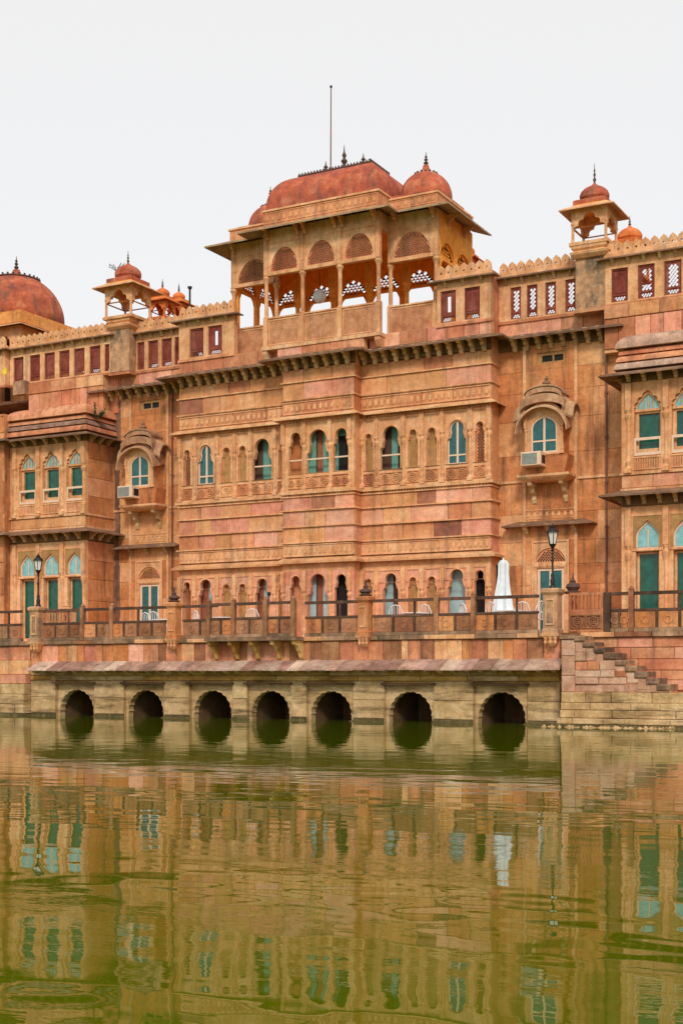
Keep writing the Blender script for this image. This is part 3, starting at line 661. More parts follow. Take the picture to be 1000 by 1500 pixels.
# ---- projecting window bays at the left and right
def rail_grille(x0, x1, yf, z0, z1):
    mb = MB(); n_ = max(5, int((x1 - x0) / .07)); mb.box(x0, x1, yf, yf + .05, z1 - .035, z1); mb.box(x0, x1, yf, yf + .05, z0, z0 + .035)
    for i in range(n_):
        c = x0 + (x1 - x0) * (i + .5) / n_; mb.box(c - .012, c + .012, yf + .01, yf + .04, z0 + .035, z1 - .035)
    return mb
def bay(x0, x1, centres, w_, deep):
    yf = YB
    P('bay_core', MB().box(x0 + .02, x1 - .02, yf + .55, YR + .1, ZF - .6, 11.0), ORG)
    # floors: upper window storey 7.4..10.05 ; lower 2.6..6.3
    hu = [[(x, max(z, 7.90)) for x, z in arch(c, w_, 7.90, 9.86, 'multi', 3)] for c in centres]
    P('window_wall', MB().plate(rect(x0, x1, 7.44, 10.12), hu, yf, yf + .16), TRIM)
    hl = [arch(c, w_ * .90, 5.16, 6.02, 'point') for c in centres] + [rect(c - w_ * .44, c + w_ * .44, ZF + .05, 5.08) for c in centres]
    P('window_wall', MB().plate(rect(x0, x1, ZF, 6.42), hl, yf, yf + .16), TRIM)
    for c in centres:
        # raised rectangular surround with carved spandrel
        P('window_surround', MB().plate(rect(c - w_ * .60, c + w_ * .60, 5.10, 6.20), [rect(c - w_ * .54, c + w_ * .54, 5.11, 6.13)], yf - .03, yf + .005), TRIM)
        P('spandrel', MB().plate(rect(c - w_ * .54, c + w_ * .54, 5.20, 6.13), [[(x, max(z, 5.21)) for x, z in arch(c, w_ * .90, 5.20, 6.0, 'point')]], yf - .012, yf + .004), OCH)
        f_ = MB().plate(arch(c, w_ * .90, 5.16, 6.02, 'point'), [arch(c, w_ * .88 - .09, 5.20, 5.92, 'point')], yf + .07, yf + .12)
        f_.box(c - .02, c + .02, yf + .075, yf + .115, 5.2, 5.70)
        for s_ in (-1, 1): f_.tube([(c, yf + .095, 5.62), (c + s_ * .10, yf + .095, 5.78), (c + s_ * w_ * .24, yf + .095, 5.86)], .014, 4)
        fo = P('fanlight_frame', f_, WHT); P('pane', MB().plate(arch(c, w_ * .86, 5.17, 5.97, 'point'), [], yf + .10, yf + .11), CYAN, fo)
        f_ = MB().plate(rect(c - w_ * .44, c + w_ * .44, ZF + .06, 5.07), [rect(c - w_ * .44 + .07, c + w_ * .44 - .07, ZF + .2, 5.01)], yf + .18, yf + .26)
        fo = P('window_frame', f_, TRIM)
        mm = MB()
        for i in range(10):     # hanging folds of the green curtain
            xa = c - w_ * .42 + w_ * .84 * i / 10; mm.box(xa, xa + w_ * .084, yf + .275 + .012 * (i % 2), yf + .30, ZF + .1, 5.05)
        P('curtain', mm, GREEN, fo)
        P('pane', MB().box(c - w_ * .43, c + w_ * .43, yf + .225, yf + .23, ZF + .1, 5.05), GREEN, fo)
        # upper window
        hx = w_ / 2 - .06
        f_ = MB().plate([(x, max(z, 9.24)) for x, z in arch(c, w_ - .01, 9.2, 9.85, 'multi', 3)], [[(x, max(z, 9.31)) for x, z in arch(c, w_ - .14, 9.29, 9.76, 'point')]], yf + .10, yf + .15)
        for dx in (-.14, 0, .14): f_.box(c + dx - .014, c + dx + .014, yf + .105, yf + .145, 9.28, 9.60 if dx else 9.70)
        f_.plate(rect(c - w_ / 2, c + w_ / 2, 7.92, 9.24), [rect(c - w_ / 2 + .10, c + w_ / 2 - .07, 8.14, 9.18)], yf + .165, yf + .24)
        fo = P('window_frame', f_, TRIM)
        P('pane', MB().plate([(x, max(z, 9.25)) for x, z in arch(c, w_ - .03, 9.2, 9.84, 'multi', 3)], [], yf + .151, yf + .16), CYAN, fo)
        P('pane', MB().box(c - hx, c + hx, yf + .242, yf + .25, 8.1, 9.2), GREEN, fo)
        rl = MB().plate(rect(c - w_ / 2 + .0, c + w_ / 2 - .0, 7.93, 8.46), [rect(c - w_ / 2 + .05, c + w_ / 2 - .05, 8.02, 8.38)], yf + .02, yf + .07)
        P('window_guard', rl, WHT)
        P('balustrade_grille', shift(rail_grille(c - w_ * .5, c + w_ * .5, yf - .035, 7.50, 7.88), 0, 0, 0), TRIM)
        P('grille_backing', MB().box(c - w_ * .48, c + w_ * .48, yf - .006, yf - .001, 7.53, 7.86), RED)
    sp = centres[1] - centres[0]
    cc = [centres[0] - sp * .5] + [c + sp * .5 for c in centres]
    for x in cc:
        x = min(max(x, x0 + .07), x1 - .07)
        column(x, yf, 7.42, 10.08, .075); column(x, yf, ZF, 6.38, .075)
    # side walls
    for s_, x in ((-1, x0), (1, x1)):
        for (za, zb) in ((ZF, 3.4), (3.4, 4.2), (4.2, 5.0), (5.0, 5.7), (5.7, 6.42), (7.44, 8.1), (8.1, 8.8), (8.8, 9.5), (9.5, 10.12)):
            P('side_stone', MB().box(x - s_ * .10, x + s_ * random.uniform(-.004, .004), yf + .162, YR, za + .008, zb - .008), random.choice([ORG, ORG, BLK]))
        P('side_wall', MB().box(x - s_ * .2, x - s_ * .02, yf + .162, YR, ZF - .6, 10.3), ORG)
    # storey band between, with its eave
    P('band_core', MB().box(x0 + .02, x1 - .02, yf + .05, yf + .6, 6.42, 7.44).box(x0 + .02, x1 - .02, yf + .05, yf + .6, 10.1, 10.5), TAN)
    course(x0, x1, yf, 6.98, 7.36, [PNK, BLK, TAN], wmin=.7, wmax=1.6)
    P('string_course', MB().box(x0 - .04, x1 + .04, yf - .05, YR, 7.37, 7.44).box(x0 - .03, x1 + .03, yf - .04, YR, 6.90, 6.97), TRIM)
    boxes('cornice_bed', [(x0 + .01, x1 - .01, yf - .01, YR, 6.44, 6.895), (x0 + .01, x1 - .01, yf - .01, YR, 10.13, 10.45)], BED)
    for s_, x in ((-1, x0), (1, x1)): P('side_stone', MB().box(x - s_ * .10, x, yf + .07, YR, 6.975, 7.365), ORG)
    ip = [(x0, YR), (x0, yf), (x1, yf), (x1, YR)]
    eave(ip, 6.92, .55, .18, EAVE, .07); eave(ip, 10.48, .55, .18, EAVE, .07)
    nb = int((x1 - x0) / .46)
    for i in range(nb):
        c = x0 + (x1 - x0) * (i + .5) / nb; bracket(c, yf - .01, 6.76, .34, .28, .11); bracket(c, yf - .01, 10.34, .34, .22, .11)
    for s_, x in ((-1, x0), (1, x1)):
        for i in range(3): bracket(x - s_ * .01, yf + .3 + i * .5, 6.76, .34, .28, .11, rz=R(90) * s_); bracket(x - s_ * .01, yf + .3 + i * .5, 10.34, .34, .22, .11, rz=R(90) * s_)
    # stacked rounded roof courses
    e = .12; prof = []
    def rnd(z, h, i0, i1, k=6): return [(i0 + (i1 - i0) * (1 - math.cos(math.pi / 2 * j / k)), z + h * math.sin(math.pi / 2 * j / k)) for j in range(k + 1)]
    zz = 10.50
    for name_, i0, i1, h in (('roof_course', -.20, -.02, .22), ('roof_course', -.14, .04, .20), ('roof_course', -.08, .08, .18), ('roof_course', -.16, .42, .46)):
        pr = [(a, a, z) for a, z in rnd(zz, h, i0, i1)]; P(name_, MB().rloft(x0, x1, yf, YR + .1, pr), random.choice([PARA, SLAB, RED]), smooth=True); zz += h + .012
    # red panels of the wall above the roof
    x = x0 + .1
    P('parapet_wall', MB().box(x0 - .2 if deep < 0 else xr0, (xl0 + .05) if deep < 0 else x1, .30, .6, 11.4, 12.86), TAN)
    xa, xb = (x0 - .2, xl0 + .05) if deep < 0 else (xr0 + .0, x1)
    course(xa, xb, .25, 11.5, 12.42, [RED, RED, PNK], wmin=.35, wmax=.6, name='parapet_block')
    course(xa, xb, .22, 12.43, 12.84, [RED, PNK, BLK], wmin=.7, wmax=1.3, name='parapet_block')
sp = (XP(109, YB) - XP(39.2, YB)) / 2; c2 = XP(74.2, YB)
bay(XLB0, XLB, [c2 - sp, c2, c2 + sp], .80, -1)
r1 = XP(947.8, YB); bay(XRB, XRB1, [r1, r1 + 1.12, r1 + 2.24], .80, 1)

# wing walls beyond the bays
for x0, x1 in ((XW0, XLB0 - .02), (XRB1 + .02, XW1)):
    P('wing_wall', MB().box(x0, x1, YB - .28, 5.9, ZF - .6, 11.4), ORG)
    z = ZF
    xa, xb = (x0 + 20, x1) if x0 == XW0 else (x0, x0 + 3)
    while z < 11.3:
        course(xa, xb, YB - .34, z, min(z + .62, 11.4), [ORG, TAN, BLK], wmin=.8, wmax=1.6, name='wing_block'); z += .62
xq = XLB0 - .05
P('wing_panel', MB().rloft(xq - 1.3, xq - .02, YB - .5, YB - .33, [(0, 0, 6.9), (0, -.0, 9.6), (.06, .02, 9.75), (.2, .05, 9.82)]), TAN)
eave([(xq - 8, YB - .3), (xq, YB - .3), (xq, YB + .2)], 6.92, .5, .16, EAVE, .07); eave([(xq - 8, YB - .3), (xq, YB - .3), (xq, YB + .2)], 10.48, .5, .16, EAVE, .07)
P('roof_slab', MB().box(XW0, XW1, .6, 6, 12.25, 12.32), EAVE)
P('rear_wall', MB().box(XW0, XW1, 5.95, 6.05, -.5, 12.25), TAN)
P('base_mass', MB().box(XW0, XW1, YR + .55, 5.94, ZF - .6, 12.24).box(XW0, ML, YR + .5, YR + .56, ZF - .6, 11.3), ORG) if False else None

# ---- rooftop screen storey: pierced windows, small ledge, merlons
ZT0, ZT1, ZTE = 12.86, 14.26, 14.26
def mer_mesh():
    p = .285; h = .36; pts = [(-p * .49, 0), (p * .49, 0), (p * .49, h * .22)]
    for i in range(0, 9):
        a = math.pi * i / 8; pts.append((p * .46 * math.cos(a), h * .42 + h * .50 * math.sin(a) ** .8))
    pts[3 + 4] = (0, h * 1.02)
    pts.append((-p * .49, h * .22))
    hole = [(p * .14 * math.cos(2 * math.pi * i / 6), h * .30 + p * .14 * math.sin(2 * math.pi * i / 6)) for i in range(6)]
    return MB().plate(pts, [hole], -.05, .05)
_mer = None
def merlons(x0, x1, yf, z):
    global _mer
    k = max(1, round((x1 - x0) / .285)); p = (x1 - x0) / k
    for i in range(k):
        loc = (x0 + (i + .5) * p, yf + .05, z)
        if _mer is None:
            _mer = O('merlon', mer_mesh(), TRIM, PAL, origin=(0, 0, 0)); _mer.location = Vector(loc) - WL[PAL]; WL[_mer] = Vector(loc)
        else: inst(_mer, loc, PAL, kids=False)
def screen(x0, x1, yf, wins, wz0=12.95, wz1=13.98, lim=None):
    """wins: (centre x, width, open 0/1/2)"""
    ww = []
    for c, w_, k in wins:
        a, b_ = max(c - w_ / 2, x0 + .05), min(c + w_ / 2, x1 - .05)
        if b_ - a > .22: ww.append(((a + b_) / 2, b_ - a, k))
    wins = ww
    holes = [rect(c - w_ / 2, c + w_ / 2, wz0, wz1) for c, w_, k in wins]
    P('screen_wall', MB().plate(rect(x0, x1, ZT0 - .02, ZT1 + .12), holes, yf, yf + .24), TRIM)
    for c, w_, k in wins:
        a, b_ = c - w_ / 2, c + w_ / 2
        zb = wz0 + .22
        fr_ = MB().plate(rect(a, b_, wz0, wz1), [rect(a + .045, b_ - .045, zb + .02, wz1 - .05), rect(a + .045, b_ - .045, wz0 + .03, zb - .03)], yf + .05, yf + .12)
        wo = P('screen_window', fr_, MAR)
        P('jali', jali(rect(a + .045, b_ - .045, wz0 + .03, zb - .03), yf + .07, yf + .10, .085, .36, .005), MAR, wo)
        if k == 1:
            P('jali', jali(rect(a + .045, b_ - .045, zb + .02, wz1 - .05), yf + .07, yf + .095, .105, .39, .004), MAR, wo)
        elif k == 2:
            P('shutter', MB().plate(rect(a + .045, b_ - .045, zb + .02, wz1 - .05), [rect(c - .05, c + .08, zb + .12, wz1 - .18)], yf + .07, yf + .10), MAR, wo)
        else:
            m_ = MB().box(a + .045, b_ - .045, yf + .085, yf + .105, zb + .02, wz1 - .05)
            m_.plate(rect(a + .07, b_ - .07, zb + .06, wz1 - .10), [arch(c, w_ - .22, zb + .10, wz1 - .14, 'point')], yf + .07, yf + .086)
            P('shutter', m_, MAR, wo)
    # sill, ledge
    P('screen_sill', MB().box(x0 - .02, x1 + .02, yf - .05, yf + .1, ZT0 - .06, ZT0 + .03), RED)
    eave([(x0, yf + .24), (x0, yf), (x1, yf), (x1, yf + .24)], ZT1 + .10, .24, .07, EAVE, .07, name='screen_ledge')
    k = max(2, int((x1 - x0) / .48))
    for i in range(k): bracket(x0 + (x1 - x0) * (i + .5) / k, yf, ZT1 + .02, .18, .2, .09)
    P('merlon_base', MB().box(x0 - .03, x1 + .03, yf - .02, yf + .16, ZT1 + .08, ZT1 + .20), TRIM)
    merlons(x0, x1, yf, ZT1 + .20)
def wx(ps, Y, w_=None): return [(XP(p, Y), (w_ or .42), k) for p, k in ps]
XPL0, XPL1 = XP(168.5, YR - .1), XP(197, YR - .1); XPR0, XPR1 = XP(846, YR - .1), XP(890, YR - .1)
screen(XP(640, 0), MR, 0, wx([(657, 2), (692, 0)], .05, .54))
screen(ML, XP(336, 0) + .2, 0, wx([(289, 0), (316, 2)], .05, .60))
screen(MR + .01, XPR0, YR, wx([(755, 1), (779, 1), (806, 1), (835.4, 1)], YR, .36))
screen(XPL1, ML - .01, YR, wx([(204, 0), (224, 0), (244, 0), (263, 0)], YR, .46))
YW = .3
screen(XPR1, XP(1075, YW), YW, wx([(907, 0), (946, 1), (985, 1), (1023, 1), (1060, 0)], YW, .52))
screen(XP(14, YW), XPL0, YW, wx([(27, 0), (51, 0), (72.5, 0), (94, 0), (116, 0), (139, 0), (161, 0)], YW, .52))
screen(XP(-180, YW), XP(14, YW) - .01, YW - .25, wx([(-150, 0), (-100, 0), (-60, 0)], YW, .40))
PIER = stone('stained_pier_stone', [(.16, .12, .08), (.52, .29, .16), (.72, .42, .24)], sa=.9, scale=2.6, rnd=.1, streak=(.09, .095, .07), sx=1.6, sz=.7)
for x, m_ in ((MR, 1), (ML, -1)): P('return_wall', MB().box(x - m_ * .24, x - m_ * .004, .242, YR + .24, 12.3, ZT1 + .19), RED); P('return_merlon_base', MB().box(x - m_ * .2, x + m_ * .02, .20, YR - .03, ZT1 + .192, ZT1 + .22), TRIM)
P('parapet_wall', MB().box(xl0 - .35, xl0 + .45, .62, 1.3, 11.4, 12.9), RED)
P('parapet_wall', MB().box(xr0 - .45, xr0 + .35, .985, 1.3, 11.4, 12.9), RED)
# piers that carry the chhatris
for x0, x1 in ((XPL0, XPL1), (XPR0, XPR1)):
    P('pier', MB().box(x0 + .01, x1 - .01, YR - (.36 if x0 > XA else .42), YR + .6, 12.87 if x0 < XA else 12.84, 14.55), PIER)
    P('pier_foot', MB().box(x0 - .03, x1 + .03, YR - .46, YR + .3, 12.74, 12.838), RED)
    P('pier_cap', MB().rloft(x0 - .12, x1 + .12, YR - .57, YR + .72, [(.12, .12, 14.45), (.02, .02, 14.55), (0, 0, 14.62), (.1, .1, 14.68), (.04, .04, 14.74), (.04, .04, 14.84)]), TRIM)
# small balcony on the far left screen wall and the stained block beside it
P('stained_balcony', MB().box(XP(22, .1), XP(39, .1), -.02, .25, 12.42, 12.95), WTH)
# drain pipes
def pipe(x, y, z0, z1, lab):
    t = empty('drain_pipe', (x, y, z0), lab, 'pipe')
    O('pipe', MB().tube([(x, y, z0), (x, y, z1)], .035, 8), PIPE, t)
    z = z0 + .6
    while z < z1: O('pipe_clamp', MB().lathe(x, y, [(.06, z), (.06, z + .06)], 8), PIPE, t); z += 1.4
pipe(XP(888, YR - .08), YR - .08, ZF, 12.0, 'dark drain pipe down the wall just left of the right window bay')
pipe(XP(252, YR - .08) , YR - .08, ZF, 11.9, 'dark drain pipe in the corner left of the striped middle section')

# ------------------------------------------------------------------ domes, finials, chhatris
def finial(cx, cy, z, h, parent, mat=DARKF, r=.07):
    return O('finial', MB().lathe(cx, cy, [(r * .9, z), (r * .5, z + h * .10), (r * 1.0, z + h * .22), (r * .35, z + h * .34), (r * .8, z + h * .46), (r * .3, z + h * .56), (r * .55, z + h * .66), (r * .2, z + h * .76), (.008, z + h)], 8), mat, parent, smooth=True)
def dome_mb(cx, cy, z, r, h, n=28, bulge=1.0, ribs=0):
    prof = []
    for i in range(15):
        t = i / 14; a = -R(14) + (R(90) + R(14)) * t
        prof.append((max(r * math.cos(a) / 1.0 * (1 if bulge == 1 else 1), .01), z + h * (.14 + .86 * max(math.sin(a), -.16) / 1.0)))
    return MB().lathe(cx, cy, prof, n)
def serrated_ring(cx, cy, z, r, parent, mat=DARKF, n=18):
    mb = MB().lathe(cx, cy, [(r * .86, z), (r, z + .0), (r * .98, z + .05), (r * .7, z + .10)], 24)
    for i in range(n):
        a = 2 * math.pi * i / n; x, y = cx + r * .96 * math.cos(a), cy + r * .96 * math.sin(a)
        mb.box(x - .03, x + .03, y - .03, y + .03, z + .0, z + .12)
    O('crest', mb, mat, parent)
def chhatri(cx, cy, z, s, label, dome=DOME, body=TRIM, finh=.5, group=None, square_dome=False, under=ORD):
    """open domed kiosk on four columns; s = half width between columns"""
    t = empty('chhatri', (cx, cy, z), label, 'rooftop kiosk', group)
    O('plinth', MB().box(cx - s - .1, cx + s + .1, cy - s - .1, cy + s + .1, z, z + .10), body, t)
    h = s * 2.1
    for sx in (-1, 1):
        for sy in (-1, 1):
            x, y = cx + sx * s, cy + sy * s
            O('column', MB().lathe(x, y, [(.075, z + .1), (.05, z + .18), (.045, z + h * .55), (.07, z + h * .62), (.05, z + h * .66), (.06, z + h)], 8), body, t)
    for k in range(2):
        for s2 in (-1, 1):
            ar = [(x, max(q, z + h * .52)) for x, q in arch(0, 2 * s - .12, z + h * .5, z + h * .93, 'multi', 3)]
            mb = MB().plate(rect(-s, s, z + h * .50, z + h + .14), [[(x, max(q, z + h * .503)) for x, q in ar]], -.035, .035)
            if k == 0: mb.v = [(cx + x, cy + s2 * s + y, q) for x, y, q in mb.v]
            else: mb.v = [(cx + s2 * s + y, cy + x, q) for x, y, q in mb.v]
            O('arch_panel', mb, body, t)
    e = s + .02; ze = z + h + .16
    O('ceiling', MB().box(cx - e, cx + e, cy - e, cy + e, z + h + .10, z + h + .18), under, t)
    O('eave', MB().eave([(cx - e, cy - e, ze), (cx + e, cy - e, ze), (cx + e, cy + e, ze), (cx - e, cy + e, ze)], s * .62, s * .34, .05, True), body, t)
    O('dome_base', MB().rloft(cx - e + .02, cx + e - .02, cy - e + .02, cy + e - .02, [(0, 0, ze - .02), (0, 0, ze + s * .30), (s * .1, s * .1, ze + s * .36)]), dome, t)
    zd = ze + s * .36; rd = s * .86
    pr = [(rd * .80, zd), (rd * .82, zd + s * .06), (rd * 1.0, zd + s * .22), (rd * 1.02, zd + s * .40), (rd * .93, zd + s * .60), (rd * .72, zd + s * .78), (rd * .46, zd + s * .90), (rd * .22, zd + s * 1.0), (.05, zd + s * 1.12)]
    dm = O('dome', MB().lathe(cx, cy, pr, 24), dome, t, smooth=True)
    finial(cx, cy, zd + s * 1.08, finh, dm, DARKF, .055)
    return t
chhatri((XPR0 + XPR1) / 2, YR + .08, 14.84, .53, 'domed open kiosk on the tall pier at the right with a thin dark spike', finh=.66)
chhatri((XPL0 + XPL1) / 2 + .02, YR + .08, 14.84, .58, 'domed open kiosk on the left pier with a small plant growing from its dome', dome=DOME, finh=.5)
# small kiosks farther back on the roof
for px, py, Y, s, lab in ((238, 440, 4.0, .34, 'bright orange domed kiosk just right of the left pier kiosk'), (262, 446, 5.2, .30, 'smallest orange domed kiosk behind the left screen wall'),
                          (922, 350, 4.0, .48, 'bright orange domed kiosk showing behind the right pier kiosk'), (684, 378, 5.2, .32, 'small red domed kiosk peeping out below the right end of the pavilion eave')):
    cx = XP(px, Y); top = ZP(px, py - 22, Y); hh = .1 + s * 2.1 + .16 + s * 1.4
    chhatri(cx, Y, top - hh, s, lab, dome=ORR, body=ORR, finh=.35)
    t_ = [o for o in COL.objects if o.name.startswith('chhatri')][-1]
# metal roof poles
for px, py, Y, h, lab in ((278, 436, 3.0, .55, 'short dark metal pole with a flared top on the left roof'),):
    x = XP(px, Y); z = 12.3; zt = ZP(px, 421, Y)
    t = empty('roof_pole', (x, Y, z), lab, 'pole'); O('pole', MB().tube([(x, Y, z), (x, Y, zt)], .04, 8), IRON, t); O('cap', MB().lathe(x, Y, [(.04, zt - .08), (.09, zt - .02), (.09, zt + .04)], 8), IRON, t)

# big dome pavilion at the left edge
DY = 3.4; dcx = XP(24, DY); dr = 2.02; dzb = ZP(24, 478, DY) + .0
ORC = stone('ochre_orange_cornice', [(.55, .19, .05), (.72, .29, .08), (.82, .42, .15)], sa=.4, scale=2, rnd=.1)
BD = empty('domed_pavilion', (dcx, DY, 12.3), 'large round red dome with a serrated crest on the roof at the left edge', 'domed pavilion')
hb = dr * .98
O('pavilion_wall', MB().plate(rect(dcx - hb, dcx + hb, 12.3, dzb - .62), [arch(dcx - hb * .62, .5, 12.6, dzb - 1.0, 'multi', 3), arch(dcx, .6, 12.6, dzb - 1.0, 'multi', 3), arch(dcx + hb * .62, .5, 12.6, dzb - 1.0, 'multi', 3)], DY - hb, DY - hb + .2), TRIM, BD)
boxes('pavilion_side', [(dcx + hb - .2, dcx + hb, DY - hb + .2, DY + hb, 12.3, dzb - .62), (dcx - hb, dcx - hb + .2, DY - hb + .2, DY + hb, 12.3, dzb - .62)], ORC, BD)
O('pavilion_inner', MB().box(dcx - hb + .3, dcx + hb - .3, DY - .2, DY, 12.3, dzb - .7), INT, BD)
O('eave', MB().eave([(dcx - hb, DY - hb, dzb - .50), (dcx + hb, DY - hb, dzb - .50), (dcx + hb, DY + hb, dzb - .50), (dcx - hb, DY + hb, dzb - .50)], .42, .16, .07, True), TRIM, BD)
O('cornice', MB().rloft(dcx - hb - .1, dcx + hb + .1, DY - hb - .1, DY + hb + .1, [(0, 0, dzb - .52), (0, 0, dzb - .12), (.08, .08, dzb - .08), (.08, .08, dzb - .0)]), ORC, BD)
O('dome', MB().lathe(dcx, DY, [(dr * .97, dzb), (dr * .98, dzb + .08), (dr, dzb + .16)] + [(dr * math.cos(R(a)), dzb + .16 + dr * .98 * math.sin(R(a))) for a in range(8, 84, 6)] + [(.1, dzb + .16 + dr * .985)], 40), DOME, BD, smooth=True)
zt = dzb + .16 + dr * .93
serrated_ring(dcx, DY, zt - .12, dr * .50, BD, n=26)
O('finial_base', MB().lathe(dcx, DY, [(.30, zt), (.24, zt + .16), (.16, zt + .3), (.15, zt + .36)], 12), DOME, BD)
finial(dcx, DY, zt + .34, .62, BD, DARKF, .11)

# ------------------------------------------------------------------ rooftop gallery
GY0, GY1 = -.3, .4            # front planes of its middle and its wings
GB = 3.3
gx = [XP(387, GY0), XP(441.5, GY0), XP(492, GY0), XP(551, GY0)]
GA = XA; gw = (gx[3] - gx[0]) / 2; gx = [GA - gw, GA - gw / 3, GA + gw / 3, GA + gw]
gl, gr = XG0, XG1
GAL = empty('rooftop_gallery', (GA, GY0, 12.3), 'open pillared rooftop gallery with a red curved roof above the middle of the palace', 'pavilion')
def G(name, mb, mat, parent=None, **k): return O(name, mb, mat, parent or GAL, **k)
zg0, zg1 = 12.84, ZP(545, 445, GY0)       # floor and railing top
zlin = ZP(466, 385, GY0) - .04; 
zpan0, zpan1 = ZP(415, 399, GY0), ZP(415, 352, GY0)
zev = ZP(500, 322, GY0)
zlip = ZP(540, 300, GY0 - .6)
G('floor', MB().box(gl, gr, GY1, GB, 12.70, 12.84).box(gx[0] - .12, gx[3] + .12, GY0 - .12, GY1 - .002, 12.72, 12.845), TRIM)
for x in (gx[0], gx[3]):
    G('floor_bracket', MB().prism_x([(GY0 + .5, 12.1), (GY0 + .3, 12.15), (GY0 + .2, 12.32), (GY0 + .05, 12.38), (GY0 - .02, 12.5), (GY0 - .08, 12.6), (GY0 - .08, 12.71), (GY0 + .5, 12.71)], x - .09, x + .09), TRIM)
GRP = stone('gallery_railing_stone', [(.42, .17, .08), (.56, .26, .13), (.68, .36, .2)], sa=.3, scale=3, rnd=.1)
def gpanel(x0, x1, y):
    G('railing_panel', MB().plate(rect(x0, x1, zg0, zg1), [], y, y + .08), GRP)
    m_ = MB().plate(rect(x0 + .04, x1 - .04, zg0 + .05, zg1 - .04), [rect(x0 + .08, x1 - .08, zg0 + .09, zg1 - .08)], y - .015, y + .001); G('railing_moulding', m_, TRIM)
    G('railing_cap', MB().box(x0, x1, y - .03, y + .11, zg1, zg1 + .05), TRIM)
def gtymp(x0, x1, y):
    """stone panel with a fretwork arch, above each opening"""
    c = (x0 + x1) / 2; r = (x1 - x0) * .41; rz = max(r, (zpan1 - zpan0) * .72)
    ao = [(c - r * math.cos(a), zpan0 + .10 + rz * math.sin(a)) for a in [math.pi * i / 12 for i in range(13)]]
    top = max(zpan1, zpan0 + .18 + rz)
    G('arch_panel', MB().plate(rect(x0, x1, zpan0 + .06, top), [[(p[0], p[1]) for p in ao]], y, y + .10), TRIM)
    ai = [(c - (r + .01) * math.cos(a), zpan0 + .09 + (rz + .01) * math.sin(a)) for a in [math.pi * i / 12 for i in range(13)]]
    G('fretwork', jali(ai, y + .04, y + .07, .10, .36, .01), RED)
    G('fretwork_backing', MB().plate(ai, [], y + .072, y + .09), PARA)
    G('panel_frame', MB().plate(rect(x0 + .02, x1 - .02, zpan0 + .05, top - .02), [rect(x0 + .06, x1 - .06, zpan0 + .09, top - .06)], y - .02, y + .001), TRIM)
    G('lintel', MB().box(x0, x1, y - .05, y + .12, zpan0 - .04, zpan0 + .058), TRIM)
    return top
def gcol(x, y, r=.085):
    h = zpan1 + .1 - zg0
    mb = MB().box(x - .09, x + .09, y - .09, y + .09, zg0, zg1 + .05)
    zt_ = zpan0 - .02
    mb.lathe(x, y, [(r * 1.3, zg1 + .05), (r * .85, zg1 + .12), (r * .8, zt_ - .28), (r * 1.0, zt_ - .2), (r * 1.6, zt_ - .1), (r * 1.2, zt_ - .04), (r * 1.5, zt_ + .02)], 10)
    mb.box(x - .075, x + .075, y - .08, y + .08, zt_ + .02, zev + .02)
    G('column', mb, TRIM)
for i in range(3):
    gpanel(gx[i] + .08, gx[i + 1] - .08, GY0); gtymp(gx[i] + .076, gx[i + 1] - .076, GY0)
for x in gx: gcol(x, GY0 + .04)
gpanel(gl + .1, gx[0] - .09, GY1); gtymp(gl + .1, gx[0] - .08, GY1)
gpanel(gx[3] + .09, gr - .1, GY1); tt = gtymp(gx[3] + .09, gr - .1, GY1)
gcol(gl + .05, GY1 + .04); gcol(gr - .05, GY1 + .04); gcol(gx[3] + .06, GY1 + .12); gcol(gx[0] - .06, GY1 + .12)
# beam zone between panels and eave
zb1 = zev + .12
G('entablature', MB().box(gx[0] - .02, gx[3] + .02, GY0 + .01, GY0 + .14, zpan1 - .005, zb1).box(gl + .01, gx[0] - .03, GY1 + .01, GY1 + .14, zpan1 - .1, zb1).box(gx[3] + .03, gr - .01, GY1 + .01, GY1 + .14, zpan1 - .1, zb1)
  .box(gx[3] - .1, gx[3] + .02, GY0 + .142, GY1 + .008, zpan1 - .1, zb1).box(gx[0] - .02, gx[0] + .1, GY0 + .142, GY1 + .008, zpan1 - .1, zb1), TRIM)
# sides and back: arches with fretwork lunettes, open below
zl0, zl1 = ZP(540, 430, GB), ZP(540, 396, GB)
def side_open(cw, nbay, mk, mat):
    pass
def back_wall(x0, x1, n_, y, rot=None):
    p = (x1 - x0) / n_
    for i in range(n_):
        a, b_ = x0 + i * p, x0 + (i + 1) * p; c = (a + b_) / 2; r = min(p * .42, .56)
        ao = [(c - r * math.cos(t), zl0 + .06 + r * math.sin(t)) for t in [math.pi * k / 12 for k in range(13)]]
        low = [(a + .10, zg0 + .01), (a + .10, zl0 - .32), (a + .2, zl0 - .12), (a + .3, zl0 - .03), (b_ - .3, zl0 - .03), (b_ - .2, zl0 - .12), (b_ - .10, zl0 - .32), (b_ - .10, zg0 + .01)]
        def fix(m_):
            if rot is not None: m_.v = [(rot + (yy - y), xx, zz) for xx, yy, zz in m_.v]
            return m_
        G('arcade_bay', fix(MB().plate(rect(a, b_, zg0, zb1), [ao, low], y, y + .14)), ORD)
        ai = [(c - (r + .008) * math.cos(t), zl0 + .055 + (r + .008) * math.sin(t)) for t in [math.pi * k / 12 for k in range(13)]]
        G('lunette', fix(jali(ai, y + .05, y + .07, .15, .44, .006)), ORD)
back_wall(gl + .02, gr - .02, 6, GB)
back_wall(GY1 + .2, GB - .01, 2, 0, rot=gr - .14); back_wall(GY1 + .2, GB - .01, 2, 0, rot=gl)
G('ceiling', MB().box(gl + .02, gr - .02, GY1 + .15, GB - .01, zb1 - .14, zb1 - .02).box(gx[0] + .1, gx[3] - .1, GY0 + .15, GY1 + .149, zb1 - .14, zb1 - .02), ORD)
